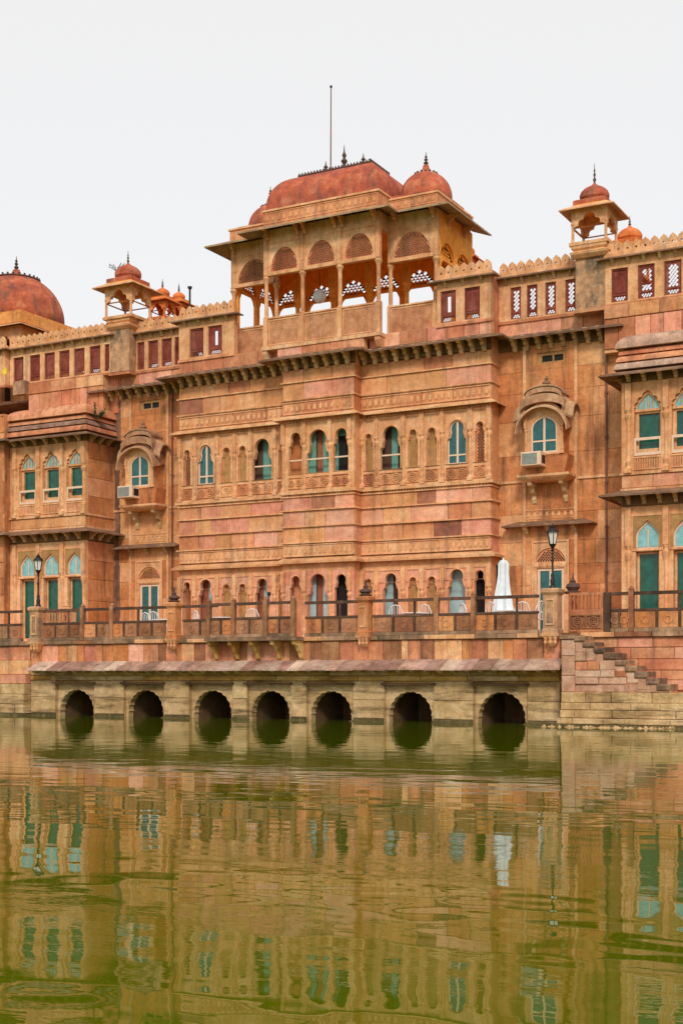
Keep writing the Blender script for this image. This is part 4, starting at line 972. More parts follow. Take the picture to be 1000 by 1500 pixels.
for x in (gx[1], gx[2], gx[0], gx[3]):
    mb = MB().lathe(x, 1.9, [(.10, zg0), (.09, zg0 + .3), (.08, zl0 - .6), (.13, zl0 - .5), (.1, zl0 - .42), (.16, zl0 - .3)], 10); mb.box(x - .12, x + .12, 1.78, 2.02, zl0 - .3, zb1 - .15); G('inner_column', mb, ORD)
# eaves
GEV = stone('gallery_eave_stone', [(.26, .17, .09), (.40, .27, .15), (.56, .40, .24)], sa=.5, scale=2, rnd=.1)
gp = [(gl, GB + .1), (gl, GY1), (gx[0] - .02, GY1), (gx[0] - .02, GY0), (gx[3] + .02, GY0), (gx[3] + .02, GY1), (gr, GY1), (gr, GB + .1)]
G('eave', MB().eave([(x, y, zb1 + .14) for x, y in gp], .72, .30, .08), GEV)
for x in [gx[0] + .1, gx[1] - .14, gx[1] + .14, gx[2] - .14, gx[2] + .14, gx[3] - .1]: bracket(x, GY0, zb1 - .02, .42, .36, .09, parent=GAL, mat=TRIM)
_bk2 = dict(_bk)
for x in (gl + .1, gx[0] - .3, gx[3] + .35, gr - .1): bracket(x, GY1, zb1 - .02, .42, .36, .09, parent=GAL, mat=TRIM)
for y in (1.2, 2.6):
    bracket(gr, y, zb1 - .02, .42, .36, .09, rz=R(90), parent=GAL, mat=TRIM); bracket(gl, y, zb1 - .02, .42, .36, .09, rz=R(-90), parent=GAL, mat=TRIM)
zr = zb1 + .10
# carved red parapet band above the eave
G('roof_band', MB().box(gl - .05, gx[0] - .06, GY1 - .08, GB, zr, zr + .36).box(gx[3] + .06, gr + .05, GY1 - .08, GB, zr, zr + .36).box(gx[0] - .055, gx[3] + .055, GY0 - .08, GB - .3, zr + .002, zr + .50), RED)
G('roof_band_moulding', MB().box(gx[0] - .10, gx[3] + .10, GY0 - .13, GB - .4, zr + .50, zr + .56).box(gl - .1, gx[0] - .11, GY1 - .13, GB - .05, zr + .36, zr + .42).box(gx[3] + .11, gr + .1, GY1 - .13, GB - .05, zr + .36, zr + .42), TRIM)
frieze(gx[0], gx[3], GY0 - .08, zr + .08, zr + .46, .22, BLK, parent=GAL); frieze(gx[3] + .1, gr, GY1 - .08, zr + .04, zr + .33, .22, BLK, parent=GAL)
# curved middle roof
zt0 = zr + .56; hr = 1.22
prof = [(0, 0, zt0)]
for i in range(13):
    a = R(90) * i / 12; prof.append((.02 + .95 * (1 - math.cos(a)) ** 1.0, .02 + 1.05 * (1 - math.cos(a)), zt0 + .12 + hr * math.sin(a)))
G('curved_roof', MB().rloft(gx[0] - .02, gx[3] + .02, GY0 - .02, GB - .5, prof), DOME, smooth=True)
ztop = zt0 + .12 + hr
cr0, cr1, cy0, cy1 = gx[0] + .85, gx[3] - .75, GY0 + .85, GB - 1.35
G('roof_crest', MB().box(cr0, cr1, cy0, cy1, ztop - .06, ztop + .06), DARKF)
mb = MB(); k = int((cr1 - cr0) / .12)
for i in range(k + 1):
    x = cr0 + (cr1 - cr0) * i / k; mb.add([(x - .05, cy0 - .04, ztop + .0), (x + .05, cy0 - .04, ztop), (x, cy0 - .03, ztop + .11), (x - .05, cy0 + .05, ztop), (x + .05, cy0 + .05, ztop), (x, cy0 + .03, ztop + .14)], [(0, 1, 2), (3, 5, 4), (0, 2, 5, 3), (1, 4, 5, 2), (0, 3, 4, 1)])
k = int((cy1 - cy0) / .12)
for i in range(k + 1):
    y = cy0 + (cy1 - cy0) * i / k; mb.box(cr1 - .03, cr1 + .05, y - .035, y + .035, ztop, ztop + .12)
G('crest_teeth', mb, DARKF, kind='stuff')
gm = (cy0 + cy1) / 2
for px, h in ((477, .62), (504, 1.05), (532, .62)): finial(XP(px, gm), gm, ztop + .05, h, GAL, DARKF, .15)
# domes on the wings
for cx, cy, r, px in (((gx[3] + gr) / 2 - .02, 1.55, .90, 621), ((gl + gx[0]) / 2 - .02, 1.55, .80, 388)):
    zz = zr + .42
    G('wing_roof_step', MB().rloft(cx - r * 1.05, cx + r * 1.05, cy - r * 1.2, cy + r * 1.2, [(0, 0, zz), (0, 0, zz + .12), (.05, .05, zz + .16)]), DOME)
    G('wing_dome', MB().lathe(cx, cy, [(r * .95, zz + .14), (r * .99, zz + .2), (r, zz + .28)] + [(r * math.cos(R(a)), zz + .28 + r * .98 * math.sin(R(a))) for a in range(8, 84, 6)] + [(.08, zz + .28 + r * .985)], 32), DOME, smooth=True)
    zq = zz + .28 + r * .9
    serrated_ring(cx, cy, zq - .08, r * .44, GAL, n=16)
    G('finial_base', MB().lathe(cx, cy, [(.22, zq), (.16, zq + .14), (.11, zq + .26), (.1, zq + .32)], 10), DOME)
    finial(cx, cy, zq + .3, .48, GAL, DARKF, .09)
# flagpole
fx, fy = XP(484, 2.4), 2.4
FP = empty('flagpole', (fx, fy, ztop), 'tall bare thin flagpole rising behind the crest of the gallery roof', 'flagpole')
O('pole', MB().tube([(fx, fy, ztop - .2), (fx + .02, fy, ZP(486, 128, 2.4))], [.03, .02], 8), PIPE, FP); O('pole_cap', MB().lathe(fx + .02, fy, [(.03, ZP(486, 128, 2.4)), (.055, ZP(486, 128, 2.4) + .05), (.02, ZP(486, 128, 2.4) + .1)], 8), IRON, FP)
# pale globe lamp hanging in the gallery
lx = XP(468, 1.0); lz = ZP(468, 434, 1.0)
LG = empty('hanging_globe_lamp', (lx, 1.0, lz), 'pale glass globe lamp hanging inside the rooftop gallery', 'lamp')
O('globe', MB().lathe(lx, 1.0, [(.05, lz - .24), (.16, lz - .18), (.23, lz - .05), (.24, lz + .05), (.18, lz + .18), (.06, lz + .25)], 16), CLOTH, LG, smooth=True); O('lamp_chain', MB().tube([(lx, 1.0, lz + .25), (lx, 1.0, zb1 - .14)], .012, 6), IRON, LG)

# ------------------------------------------------------------------ terrace
TY = -3.75
TER = empty('terrace', (XA, TY, 0), 'long stone lakeside terrace with seven dark scalloped water arches', 'terrace')
def T(name, mb, mat, parent=None, **k): return O(name, mb, mat, parent or TER, **k)
TX0, TX1 = XP(45, TY), XP(820, TY)
T('terrace_floor', MB().box(TX0 - 25, TX1 + 16, TY + .05, .12, ZF - .12, ZF), ORG)
ac = [(XP(p, TY), (XP(b_, TY) - XP(a, TY)), a, b_) for p, a, b_ in ((109, 84, 134), (210, 184, 236), (308, 280, 336), (393, 365, 421), (482, 452, 512), (598, 566, 630), (732, 697, 767))]
ZA, ZB_ = 1.24, 1.62
CHM = stone('chamber_stone', [(.10, .055, .03), (.17, .095, .05), (.24, .14, .07)], sa=.4, scale=2, rnd=.1)  # stone coloured dark to deepen the shade inside the water arches
holes = []
YO = TY + .0
for cx, w_, a, b_ in ac:
    holes.append([(x, max(z, -.35)) for x, z in arch(cx, w_ * .99, -.4, .93, 'scal', 5)])

for cx, w_, a, b_ in ac:
    ww = w_ / 2 + .10
    T('arch_frame', MB().plate(rect(cx - ww, cx + ww, -.5, 1.12), [[(x, max(z, -.45)) for x, z in arch(cx, w_ * .985, -.46, .925, 'scal', 5)]], TY + .16, TY + .40), BASE)
    T('arch_moulding', MB().plate([(x, max(z, -.4)) for x, z in arch(cx, w_ * 1.10, -.42, .99, 'scal', 5)], [[(x, max(z, -.39)) for x, z in arch(cx, w_ * .99, -.41, .93, 'scal', 5)]], TY + .13, TY + .162), BASE)
    T('arch_head', MB().box(cx - ww, cx + ww, TY + .10, TY + .40, 1.122, 1.238), OCB)
    T('arch_hood', MB().box(cx - ww - .06, cx + ww + .06, TY - .12, TY + .05, 1.12, 1.18), RAIL)
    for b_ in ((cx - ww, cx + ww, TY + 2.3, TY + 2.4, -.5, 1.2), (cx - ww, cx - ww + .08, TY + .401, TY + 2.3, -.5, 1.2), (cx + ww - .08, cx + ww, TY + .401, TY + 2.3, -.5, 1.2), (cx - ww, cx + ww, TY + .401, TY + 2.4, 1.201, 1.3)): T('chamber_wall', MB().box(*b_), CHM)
# pier stones between the arch frames
edges = [TX0] + [v for cx, w_, a, b_ in ac for v in (cx - w_ / 2 - .10, cx + w_ / 2 + .10)] + [TX1]
for i in range(0, len(edges), 2):
    a, b_ = edges[i], edges[i + 1]
    zz = [-.35, .10, .66, 1.22]
    T('pier_core', MB().box(a + .003, b_ - .003, TY + .05, TY + .42, -.6, 1.235), BASE)
    for j in range(3):
        if b_ - a > 1.3:
            m_ = a + (b_ - a) * random.uniform(.35, .65); sp_ = [(a, m_), (m_, b_)]
        else: sp_ = [(a, b_)]
        for p, q in sp_: block(p, q, TY, zz[j], zz[j + 1], BASE if j > 0 else ALG, 'pier_stone', TER, .06, .008)
course(TX0, TX1, TY - .02, 1.24, 1.40, [OCB, OCB, BASE], wmin=.8, wmax=1.7, name='band_stone', parent=TER, dep=.10)
T('upper_core', MB().box(TX0, TX1, TY + .06, TY + .4, ZA, ZF - .1).box(TX0, TX1, TY + .4, TY + 1.3, 1.31, ZF - .13), OCB)
course(TX0, TX1, TY - .01, 1.41, 1.72, [OCB, BRK, OCB], wmin=.5, wmax=1.4, name='band_stone', parent=TER)
# vertical slabs of the upper terrace wall
x = TX0
while x < TX1 - .01:
    w_ = random.choice([.22, .3, .42, .5, .62]); w_ = min(w_, TX1 - x)
    if TX1 - x - w_ < .2: w_ = TX1 - x
    block(x, x + w_, TY + random.uniform(-.03, .02), 1.73, 2.47, random.choice([RED, PNK, ORG, TRIM, PARA, RED]), 'terrace_slab', TER, .10, .01); x += w_
x = TX0
while x < TX1 - .01:
    w_ = min(random.uniform(.6, 1.2), TX1 - x); block(x, x + w_, TY - .10 + random.uniform(-.015, .015), 2.48, 2.62, random.choice([WTH, PARA, TRIM, WTH]), 'coping_stone', TER, .4, .004); x += w_

# sloping stone canopy over the arches
CAN = empty('stone_canopy', (XA, TY, 1.6), 'long narrow sloping roof of pinkish stone slabs above the water arches', 'canopy')
cx0, cx1 = XP(40, TY - .58), XP(820, TY - .58)
x = cx0
while x < cx1 - .01:
    w_ = min(random.uniform(.36, .62), cx1 - x); dz = random.uniform(-.006, .012); sk = .0
    z1_, z0_ = 1.90 + dz, 1.60 + dz; th_ = .045
    mb = MB().add([(x + .004, TY - .62, z0_), (x + w_ - .004, TY - .62, z0_), (x + w_ - .004, TY + .02, z1_), (x + .004, TY + .02, z1_), (x + .004, TY - .62, z0_ - th_), (x + w_ - .004, TY - .62, z0_ - th_), (x + w_ - .004, TY + .02, z1_ - th_), (x + .004, TY + .02, z1_ - th_)],
                  [(0, 1, 2, 3), (7, 6, 5, 4), (0, 4, 5, 1), (1, 5, 6, 2), (2, 6, 7, 3), (3, 7, 4, 0)])
    O('roof_slab', mb, SLAB, CAN); x += w_
x = cx0 + .2
src = None
while x < cx1:
    if src is None: src = O('rafter_end', MB().prism_x([(TY + .02, 1.60), (TY - .35, 1.47), (TY - .50, 1.52), (TY - .50, 1.60), (TY + .02, 1.82)], x - .06, x + .06), BRK, CAN)
    else: inst(src, (x, WL[src].y, WL[src].z), CAN, kids=False)
    x += .44
O('edge_roll', MB().tube([(cx1 + .05, TY - .60, 1.64), (cx1 + .05, TY + .0, 1.93)], .06, 8), EAVE, CAN)

# terrace balustrade ---------------------------------------------------------
BAL = empty('terrace_balustrade', (XA, TY, ZRB), 'dark stone balustrade of carved panels and two rails along the terrace edge', 'balustrade')
def seg(x0, x1, y, n_, parent, pitch=None):
    """a length of balustrade: carved low panels, two rails, small posts"""
    k = n_ or max(1, round((x1 - x0) / .62)); p = (x1 - x0) / k
    O('top_rail', MB().box(x0, x1, y - .05, y + .05, ZRT - .09, ZRT), RAIL, parent)
    O('mid_rail', MB().box(x0, x1, y - .04, y + .04, ZRM - .02, ZRM + .05), RAIL, parent)
    O('bottom_rail', MB().box(x0, x1, y - .06, y + .06, ZRB - .08, ZRB + .02), WTH, parent)
    for i in range(k):
        a, b_ = x0 + i * p, x0 + (i + 1) * p
        c = (a + b_) / 2; zc_ = (ZRB + .02 + ZRM - .02) / 2; r = .13
        mb = MB().cbox(a + .035, b_ - .035, y - .02, y + .03, ZRB + .021, ZRM - .021, .01)
        mb.plate([(c + r * math.cos(t), zc_ + r * math.sin(t)) for t in [2 * math.pi * j / 8 for j in range(8)]], [[(c + r * .6 * math.cos(t), zc_ + r * .6 * math.sin(t)) for t in [2 * math.pi * j / 8 for j in range(8)]]], y - .038, y - .019)
        O('carved_panel', mb, random.choice([PARA, ORG, PARA]), parent)
        if i: O('small_post', MB().box(a - .03, a + .03, y - .045, y + .035, ZRB + .02, ZRM - .02) if i % 2 else MB().box(a - .035, a + .035, y - .045, y + .035, ZRB + .02, ZRM - .02).box(a - .03, a + .03, y - .03, y + .03, ZRM + .05, ZRT - .09), RAIL, parent)
def bigpost(x, y, parent, h=.95):
    O('newel_post', MB().box(x - .07, x + .07, y - .08, y + .08, ZRB - .08, ZRT + .04).lathe(x, y, [(.07, ZRT + .04), (.085, ZRT + .08), (.05, ZRT + .13), (.02, ZRT + .16)], 8), PARA, parent)
PX = {k: XP(k, TY) for k in (-60, 0, 33, 45, 62, 90, 122, 165, 205, 245, 268, 320, 351, 395, 430, 447, 525, 545, 640, 694, 790, 820, 870, 898, 925, 985, 1000, 1100)}
YP = TY - .02
for a, b_, n_ in ((-60, 33, None), (62, 122, None), (122, 245, None), (268, 320, None), (447, 525, None), (545, 640, None), (640, 694, None), (694, 790, None)):
    seg(PX[a] + .02, PX[b_] - .02, YP, n_, BAL)
for k in (122, 165, 640, 694): bigpost(PX[k], YP, BAL)
# projecting balcony in the middle
bx0, bx1 = PX[320], PX[447] - .1; BYP = TY - .55
for a, b_ in ((bx0, bx0 + (bx1 - bx0) * .30), (bx0 + (bx1 - bx0) * .30, bx0 + (bx1 - bx0) * .68), (bx0 + (bx1 - bx0) * .68, bx1)):
    seg(a + .06, b_ - .06, BYP, 2, BAL)
for x in (bx0, bx0 + (bx1 - bx0) * .30, bx0 + (bx1 - bx0) * .68, bx1): bigpost(x, BYP, BAL)
T('balcony_floor', MB().box(bx0 - .12, bx1 + .12, BYP - .12, TY - .12, 2.50, 2.615), WTH)
for i in range(5):
    x = bx0 + (bx1 - bx0) * i / 4
    T('balcony_bracket', MB().prism_x([(TY - .03, 1.92), (TY - .12, 1.95), (TY - .18, 2.1), (TY - .3, 2.2), (TY - .36, 2.32), (TY - .56, 2.38), (TY - .6, 2.49), (TY - .03, 2.49)], x - .06, x + .06), OCB)
# pedestals with kalash tops
def pedestal(px, y, z0, z1, r, label, kal=True, mat=ORG, w_=None):
    x = XP(px, y); t = empty('stone_pedestal', (x, y, z0), label, 'pedestal')
    s = r
    O('shaft', MB().rloft(x - s, x + s, y - s, y + s, [(0, 0, z0 + .3), (0, 0, z0 + .42), (.03, .03, z0 + .45), (.03, .03, z1 - .2), (-.03, -.03, z1 - .12), (-.03, -.03, z1 - .04), (.02, .02, z1)]), mat, t)
    O('corbel', MB().rloft(x - s, x + s, y - s, y + s, [(s * .75, s * .75, z0 - .05), (s * .5, s * .5, z0 + .06), (s * .45, s * .45, z0 + .12), (-.02, -.02, z0 + .24), (-.04, -.04, z0 + .3)]), TRIM, t)
    O('carved_facing', MB().plate(rect(x - s * .55, x + s * .55, z0 + .55, z1 - .3), [rect(x - s * .42, x + s * .42, z0 + .6, z1 - .35)], y - s - .0, y - s + .035), TRIM, t)
    for q in (-1, 0, 1): O('pendant', MB().lathe(x + q * s * .62, y - s * .8, [(.01, z0 - .02), (.05, z0 + .05), (.03, z0 + .12), (.055, z0 + .2), (.04, z0 + .26)], 7), TRIM, t)
    if kal:
        O('kalash_top', MB().lathe(x, y, [(.16, z1), (.20, z1 + .05), (.12, z1 + .08), (.19, z1 + .14), (.17, z1 + .20), (.06, z1 + .25), (.08, z1 + .30), (.03, z1 + .36), (.045, z1 + .41), (.008, z1 + .52)], 14), DARKF if mat == ORG else mat, t, smooth=True)
    return t, x
pedestal(255, TY - .08, 2.32, 3.82, .20, 'orange stone pedestal with a dark finial, left of the middle balcony')
pedestal(535, TY - .08, 2.32, 3.82, .20, 'orange stone pedestal with a dark finial near the middle of the balustrade')
def lamp_post(px, y, zb, zt, label):
    x = XP(px, y); t = empty('street_lamp', (x, y, zb), label, 'lamp post'); H = zt - zb; lh = .72
    O('post', MB().lathe(x, y, [(.10, zb), (.10, zb + .05), (.06, zb + .1), (.075, zb + .22), (.045, zb + .3), (.06, zb + .36), (.03, zb + .45), (.028, zb + H * .4), (.045, zb + H * .43), (.026, zb + H * .47), (.024, zt - lh - .06), (.05, zt - lh - .03), (.03, zt - lh)], 10), IRON, t, smooth=True)
    O('lantern_cup', MB().lathe(x, y, [(.02, zt - lh), (.06, zt - lh + .05), (.10, zt - lh + .12), (.11, zt - lh + .14)], 10), IRON, t)
    O('lantern_glass', MB().lathe(x, y, [(.09, zt - lh + .14), (.15, zt - .25)], 6), GLASS, t)
    fr_ = MB()
    for i in range(6):
        a = 2 * math.pi * i / 6; c_, s_ = math.cos(a), math.sin(a); fr_.tube([(x + .094 * c_, y + .094 * s_, zt - lh + .14), (x + .156 * c_, y + .156 * s_, zt - .25)], .012, 4)
    O('lantern_frame', fr_, IRON, t)
    O('lantern_cap', MB().lathe(x, y, [(.19, zt - .25), (.18, zt - .22), (.10, zt - .14), (.07, zt - .12), (.08, zt - .09), (.03, zt - .05), (.02, zt)], 12), IRON, t)
ZL0 = ZP(809, 862, TY)
pedestal(809, TY - .12, 2.28, ZP(809, 862, TY - .12), .24, 'tall weathered stone pedestal carrying the lamp at the right end of the terrace', kal=False, mat=PIER)
pedestal(55, TY - .12, 2.28, ZP(55, 889, TY - .12) , .22, 'weathered stone pedestal carrying the lamp at the left end of the terrace', kal=False, mat=PIER)
lamp_post(809, TY - .12, ZP(809, 862, TY - .12), ZP(809, 767, TY - .12), 'black lantern post on the tall pedestal right of the white umbrella')
lamp_post(56, TY - .12, ZP(55, 889, TY - .12), ZP(56, 811, TY - .12), 'black lantern post in front of the left green windows')
# right-hand railing: gate-like pierced panel, then balustrade
RB = empty('landing_balustrade', (PX[870], TY, ZRB), 'balustrade with a pierced stone panel above the steps at the right', 'balustrade')
gx0, gx1 = XP(834, TY), XP(884, TY)
mb = MB().plate(rect(gx0, gx1, ZRB - .05, ZRT + .02), [rect(gx0 + .06 + i * (gx1 - gx0 - .1) / 8, gx0 + .11 + i * (gx1 - gx0 - .1) / 8 + .02, ZRM + .06, ZRT - .06) for i in range(8)], YP - .03, YP + .03); O('pierced_panel', mb, RED, RB)
for c in (gx0 + (gx1 - gx0) * .27, gx0 + (gx1 - gx0) * .73): O('rosette', shift(rosette(.44, .38), c, YP - .034, ZRB + .03), PARA, RB)
O('newel_post', MB().box(gx1 + .02, gx1 + .2, YP - .08, YP + .08, ZRB - .08, ZRT), RAIL, RB)
seg(gx1 + .21, PX[925] - .08, YP, 2, RB); bigpost(PX[925], YP, RB); seg(PX[925] + .08, PX[1100], YP, None, RB)
x_ = XP(838, TY + .3)
FN = empty('stone_finial', (x_, TY + .35, ZF), 'dark bulbous stone finial just right of the tall lamp pedestal', 'finial')
O('finial_post', MB().box(x_ - .10, x_ + .10, TY + .25, TY + .45, ZF, ZRT + .02), RED, FN)
O('finial_top', MB().lathe(x_, TY + .35, [(.24, ZRT + .02), (.25, ZRT + .07), (.13, ZRT + .1), (.21, ZRT + .2), (.18, ZRT + .28), (.07, ZRT + .34), (.09, ZRT + .38), (.03, ZRT + .44), (.01, ZRT + .62)], 14), DARKF, FN, smooth=True)
x_ = XP(96, TY + .3)
FN = empty('stone_finial', (x_, TY + .35, ZF), 'small pale stone finial behind the balustrade beside the left lamp', 'finial')
O('finial_post', MB().box(x_ - .08, x_ + .08, TY + .27, TY + .43, ZF, ZRT - .02), PNK, FN)
O('finial_top', MB().lathe(x_, TY + .35, [(.16, ZRT - .02), (.17, ZRT + .03), (.1, ZRT + .08), (.12, ZRT + .12), (.04, ZRT + .2), (.01, ZRT + .34)], 12), TRIM, FN, smooth=True)
O('pierced_panel', MB().plate(rect(XP(64, TY), XP(112, TY), ZRM + .06, ZRT - .1), [rect(XP(64, TY) + .06 + i * .13, XP(64, TY) + .12 + i * .13, ZRM + .1, ZRT - .14) for i in range(8)], YP - .012, YP + .012), RED, BAL)

# right landing wall and the steps going down to the water
ST = empty('landing_steps', (XP(900, TY - 1), TY, 0), 'worn stone steps and red retaining wall going down to the water at the right', 'steps')
LX1 = XP(1130, TY)
O('retaining_core', MB().box(TX1 + .01, LX1, TY + .06, TY + .5, -.6, ZF - .1), RED, ST)
zz = [1.0, 1.28, 1.55, 1.86, 2.18, 2.46]
for j in range(5): course(TX1 + .01, LX1, TY, zz[j], zz[j + 1], [RED, RED, RED, PNK], wmin=.6, wmax=1.4, name='wall_stone', parent=ST, dep=.07, jig=.012)
course(TX1 + .01, LX1, TY - .10, 2.47, 2.62, [WTH, PARA, TRIM], wmin=.6, wmax=1.2, name='coping_stone', parent=ST, dep=.4)
YS = TY - .85
STD = stone('worn_step_stone', [(.09, .055, .04), (.22, .13, .085), (.42, .26, .17)], sa=.5, scale=4, rnd=.2, bump=.9)
PLS = stone('pink_worn_masonry', [(.40, .20, .12), (.62, .36, .24), (.78, .54, .40)], sa=.6, scale=1.5, rnd=.2, streak=(.2, .12, .08), sx=1.2, sz=1.0, bump=.9)
# stepped flight: treads descend to the right
sx0 = XP(822, YS); tread = .29
steps = []
sx1 = XP(842, YS)
zt_ = 2.52; x = sx1
O('steps_core', MB().box(sx0 + .02, sx1, YS + .05, TY - .02, -.6, zt_ - .06), RED, ST)
prof_ = []
while zt_ > 1.05:
    O('steps_core', MB().box(x + .001, x + tread, YS + .05, TY - .02, -.6, zt_ - .14), RED, ST)
    O('step', MB().cbox(x - .03 - random.uniform(0, .05), x + tread + random.uniform(-.03, .05), YS - .04, TY - .01, zt_ - .18, zt_ + random.uniform(-.03, .012), .03), random.choice([STD, STD, WTH]), ST)
    prof_.append((x, x + tread, zt_ - .18))
    x += tread; zt_ -= .168
xend = x
za = .95
while za < 2.3:          # rough courses of facing stones, cut to the slope of the steps
    hh = random.uniform(.17, .27); zb = za + hh
    xr = max([b_ for a, b_, t_ in prof_ if t_ >= zb - .02] or [sx1])
    if xr > sx1 + .1: course(sx1, xr, YS, za, zb, [PLS, PLS, PLS, PLS, RED], wmin=.28, wmax=.8, name='facing_stone', parent=ST, dep=.10, jig=.04)
    za = zb
for a, b_, t_ in prof_: O('step_packing', MB().cbox(a, b_ + .02, YS + .02, YS + .09, max(.95, t_ - .3), t_ + .005, .01), PLS, ST)
course(sx0, sx1, YS, .95, 1.4, [PLS], .3, .7, name='facing_stone', parent=ST); course(sx0, sx1, YS, 1.4, 1.95, [PLS], .3, .7, name='facing_stone', parent=ST); course(sx0, sx1, YS, 1.95, 2.4, [PLS], .3, .7, name='facing_stone', parent=ST)
O('landing_cap', MB().box(sx0 - .04, sx1 + .02, YS - .05, TY - .01, 2.42, 2.53), WTH, ST)
O('lower_landing', MB().box(xend - .02, LX1, YS + .04, TY - .01, -.6, .93), BASE, ST)
# lower wet courses step outward towards the water
for j, (z0_, z1_, dy, m_) in enumerate(((.66, .95, 0, BASE), (.46, .66, -.10, BASE), (.24, .46, -.16, BASE), (.08, .24, -.42, BASE), (-.3, .08, -.50, ALG))):
    x0_ = sx0 if j < 3 else TX1 - .3
    course(sx0, LX1, YS + dy, z0_, z1_, [m_], wmin=.4, wmax=1.3, name='wet_stone', parent=ST, dep=.6 if dy < 0 else .08, jig=.03)
# loose rubble edge at the waterline
rb = MB()
for i in range(230):
    x = random.uniform(TX1 - .1, LX1); y = YS - random.uniform(.40, .62); s = random.choice([.02, .025, .03, .04, .06, .10]); z = .0
    pts = [(x + s * random.uniform(.6, 1.2) * a, y + s * random.uniform(.6, 1.2) * b_, z + s * c_ * random.uniform(.4, .9)) for a, b_, c_ in ((1, 0, 0), (-1, 0, 0), (0, 1, 0), (0, -1, 0), (0, 0, 1), (0, 0, -1))]
    rb.add(pts, [(0, 2, 4), (2, 1, 4), (1, 3, 4), (3, 0, 4), (2, 0, 5), (1, 2, 5), (3, 1, 5), (0, 3, 5)])
ru = O('rubble', rb, BASE); ru['kind'] = 'stuff'; tag(ru, 'wet rubble and stones along the waterline below the right steps', 'rubble')
# silt and small stones at the foot of the terrace piers
rb = MB()
for i in range(420):
    x = random.uniform(TX0 - 5, TX1); 
    if any(abs(x - c[0]) < c[1] / 2 + .08 for c in ac): continue
    y = TY - random.uniform(-.02, .16); s = random.uniform(.03, .09)
    pts = [(x + s * 1.6 * a, y + s * b_, s * c_ * random.uniform(.5, 1.2)) for a, b_, c_ in ((1, 0, 0), (-1, 0, 0), (0, 1, 0), (0, -1, 0), (0, 0, 1), (0, 0, -1))]
    rb.add(pts, [(0, 2, 4), (2, 1, 4), (1, 3, 4), (3, 0, 4), (2, 0, 5), (1, 2, 5), (3, 1, 5), (0, 3, 5)])
ru = O('silt', rb, ALG); ru['kind'] = 'stuff'; tag(ru, 'dark silt and pebbles along the foot of the arched wall', 'silt')

# left end wall
LE = empty('embankment_wall', (TX0 - 3, TY, 0), 'pale pink stone embankment wall at the left of the water arches', 'wall')
lx0 = XP(-200, TY)
O('wall_core', MB().box(lx0, TX0 - .01, TY + .1, TY + .6, -.6, ZF - .1), BASE, LE)
for z0_, z1_, mats, dy in ((1.95, 2.45, [RED, PNK, PNK], 0), (1.45, 1.95, [PNK, TRIM, PNK], -.12), (1.12, 1.45, [PNK, TRIM], -.25), (.75, 1.12, [BASE, BASE, TRIM], -.30), (.4, .75, [BASE], -.34), (.08, .4, [BASE], -.38), (-.3, .08, [ALG], -.42)):
    course(lx0, TX0 - .02, TY + dy, z0_, z1_, mats, wmin=.45, wmax=1.3, name='wall_stone', parent=LE, dep=.5, jig=.02)
course(lx0, TX0 - .02, TY - .1, 2.46, 2.62, [WTH, PARA], wmin=.6, wmax=1.2, name='coping_stone', parent=LE, dep=.4)

# ------------------------------------------------------------------ loose things
# closed umbrella
ux, uy = XP(737, -1.9), -1.9; uz = ZP(738, 820, uy)
U = empty('closed_umbrella', (ux, uy, ZF), 'tall closed pale blue-white patio umbrella on the terrace', 'umbrella')
rings = []
n_ = 24
for z, r in ((ZF + .62, .23), (ZF + .75, .27), (ZF + 1.0, .245), (ZF + 1.3, .20), (ZF + 1.6, .16), (ZF + 1.85, .14), (uz - .12, .14), (uz - .03, .11), (uz, .03)):
    ring = []
    for i in range(n_):
        a = 2 * math.pi * i / n_; rr = r * (1 + (.24 if i % 3 == 0 else -.16) * (1 if z < uz - .1 else .2)) * (1 + .05 * math.sin(i * 2.3 + z * 3))
        ring.append((ux + rr * math.cos(a + z * .15), uy + rr * math.sin(a + z * .15), z + (.05 * math.sin(i * 1.7) if z < ZF + .7 else 0)))
    rings.append(ring)
O('canopy_cloth', MB().loft(rings), CLOTH, U); O('tie_strap', MB().lathe(ux, uy, [(.235, ZF + 1.16), (.23, ZF + 1.21)], 20), WHITE, U)
O('pole', MB().tube([(ux, uy, ZF), (ux, uy, uz + .06)], .025, 8), WHITE, U); O('base', MB().lathe(ux, uy, [(.28, ZF), (.28, ZF + .06), (.05, ZF + .1)], 14), WHITE, U)
# chairs
def make_chair(mat=WHITE):
    t = empty('terrace_chair', (0, 0, 0), 'x', 'chair', 'white metal chairs on the terrace')
    O('seat', MB().box(-.23, .23, -.22, .22, .43, .47), mat, t)
    for sx in (-1, 1):
        O('leg', MB().tube([(sx * .22, -.2, 0), (sx * .21, -.2, .62)], .016, 5), mat, t); O('leg', MB().tube([(sx * .21, .26, 0), (sx * .2, .22, .45)], .016, 5), mat, t)
        O('armrest', MB().tube([(sx * .21, -.2, .62), (sx * .25, -.02, .68), (sx * .22, .26, .66)], .018, 5), mat, t)
    mb = MB(); mb.tube([(-.2, .22, .45), (-.22, .28, .75), (-.15, .31, .93), (0, .32, .98), (.15, .31, .93), (.22, .28, .75), (.2, .22, .45)], .018, 5)
    O('back_frame', mb, mat, t)
    mb = MB()
    for i in range(4): x = -.12 + .08 * i; mb.tube([(x, .23, .46), (x, .30, .94)], .011, 4)
    O('back_bars', mb, mat, t)
    return t
ch0 = make_chair()
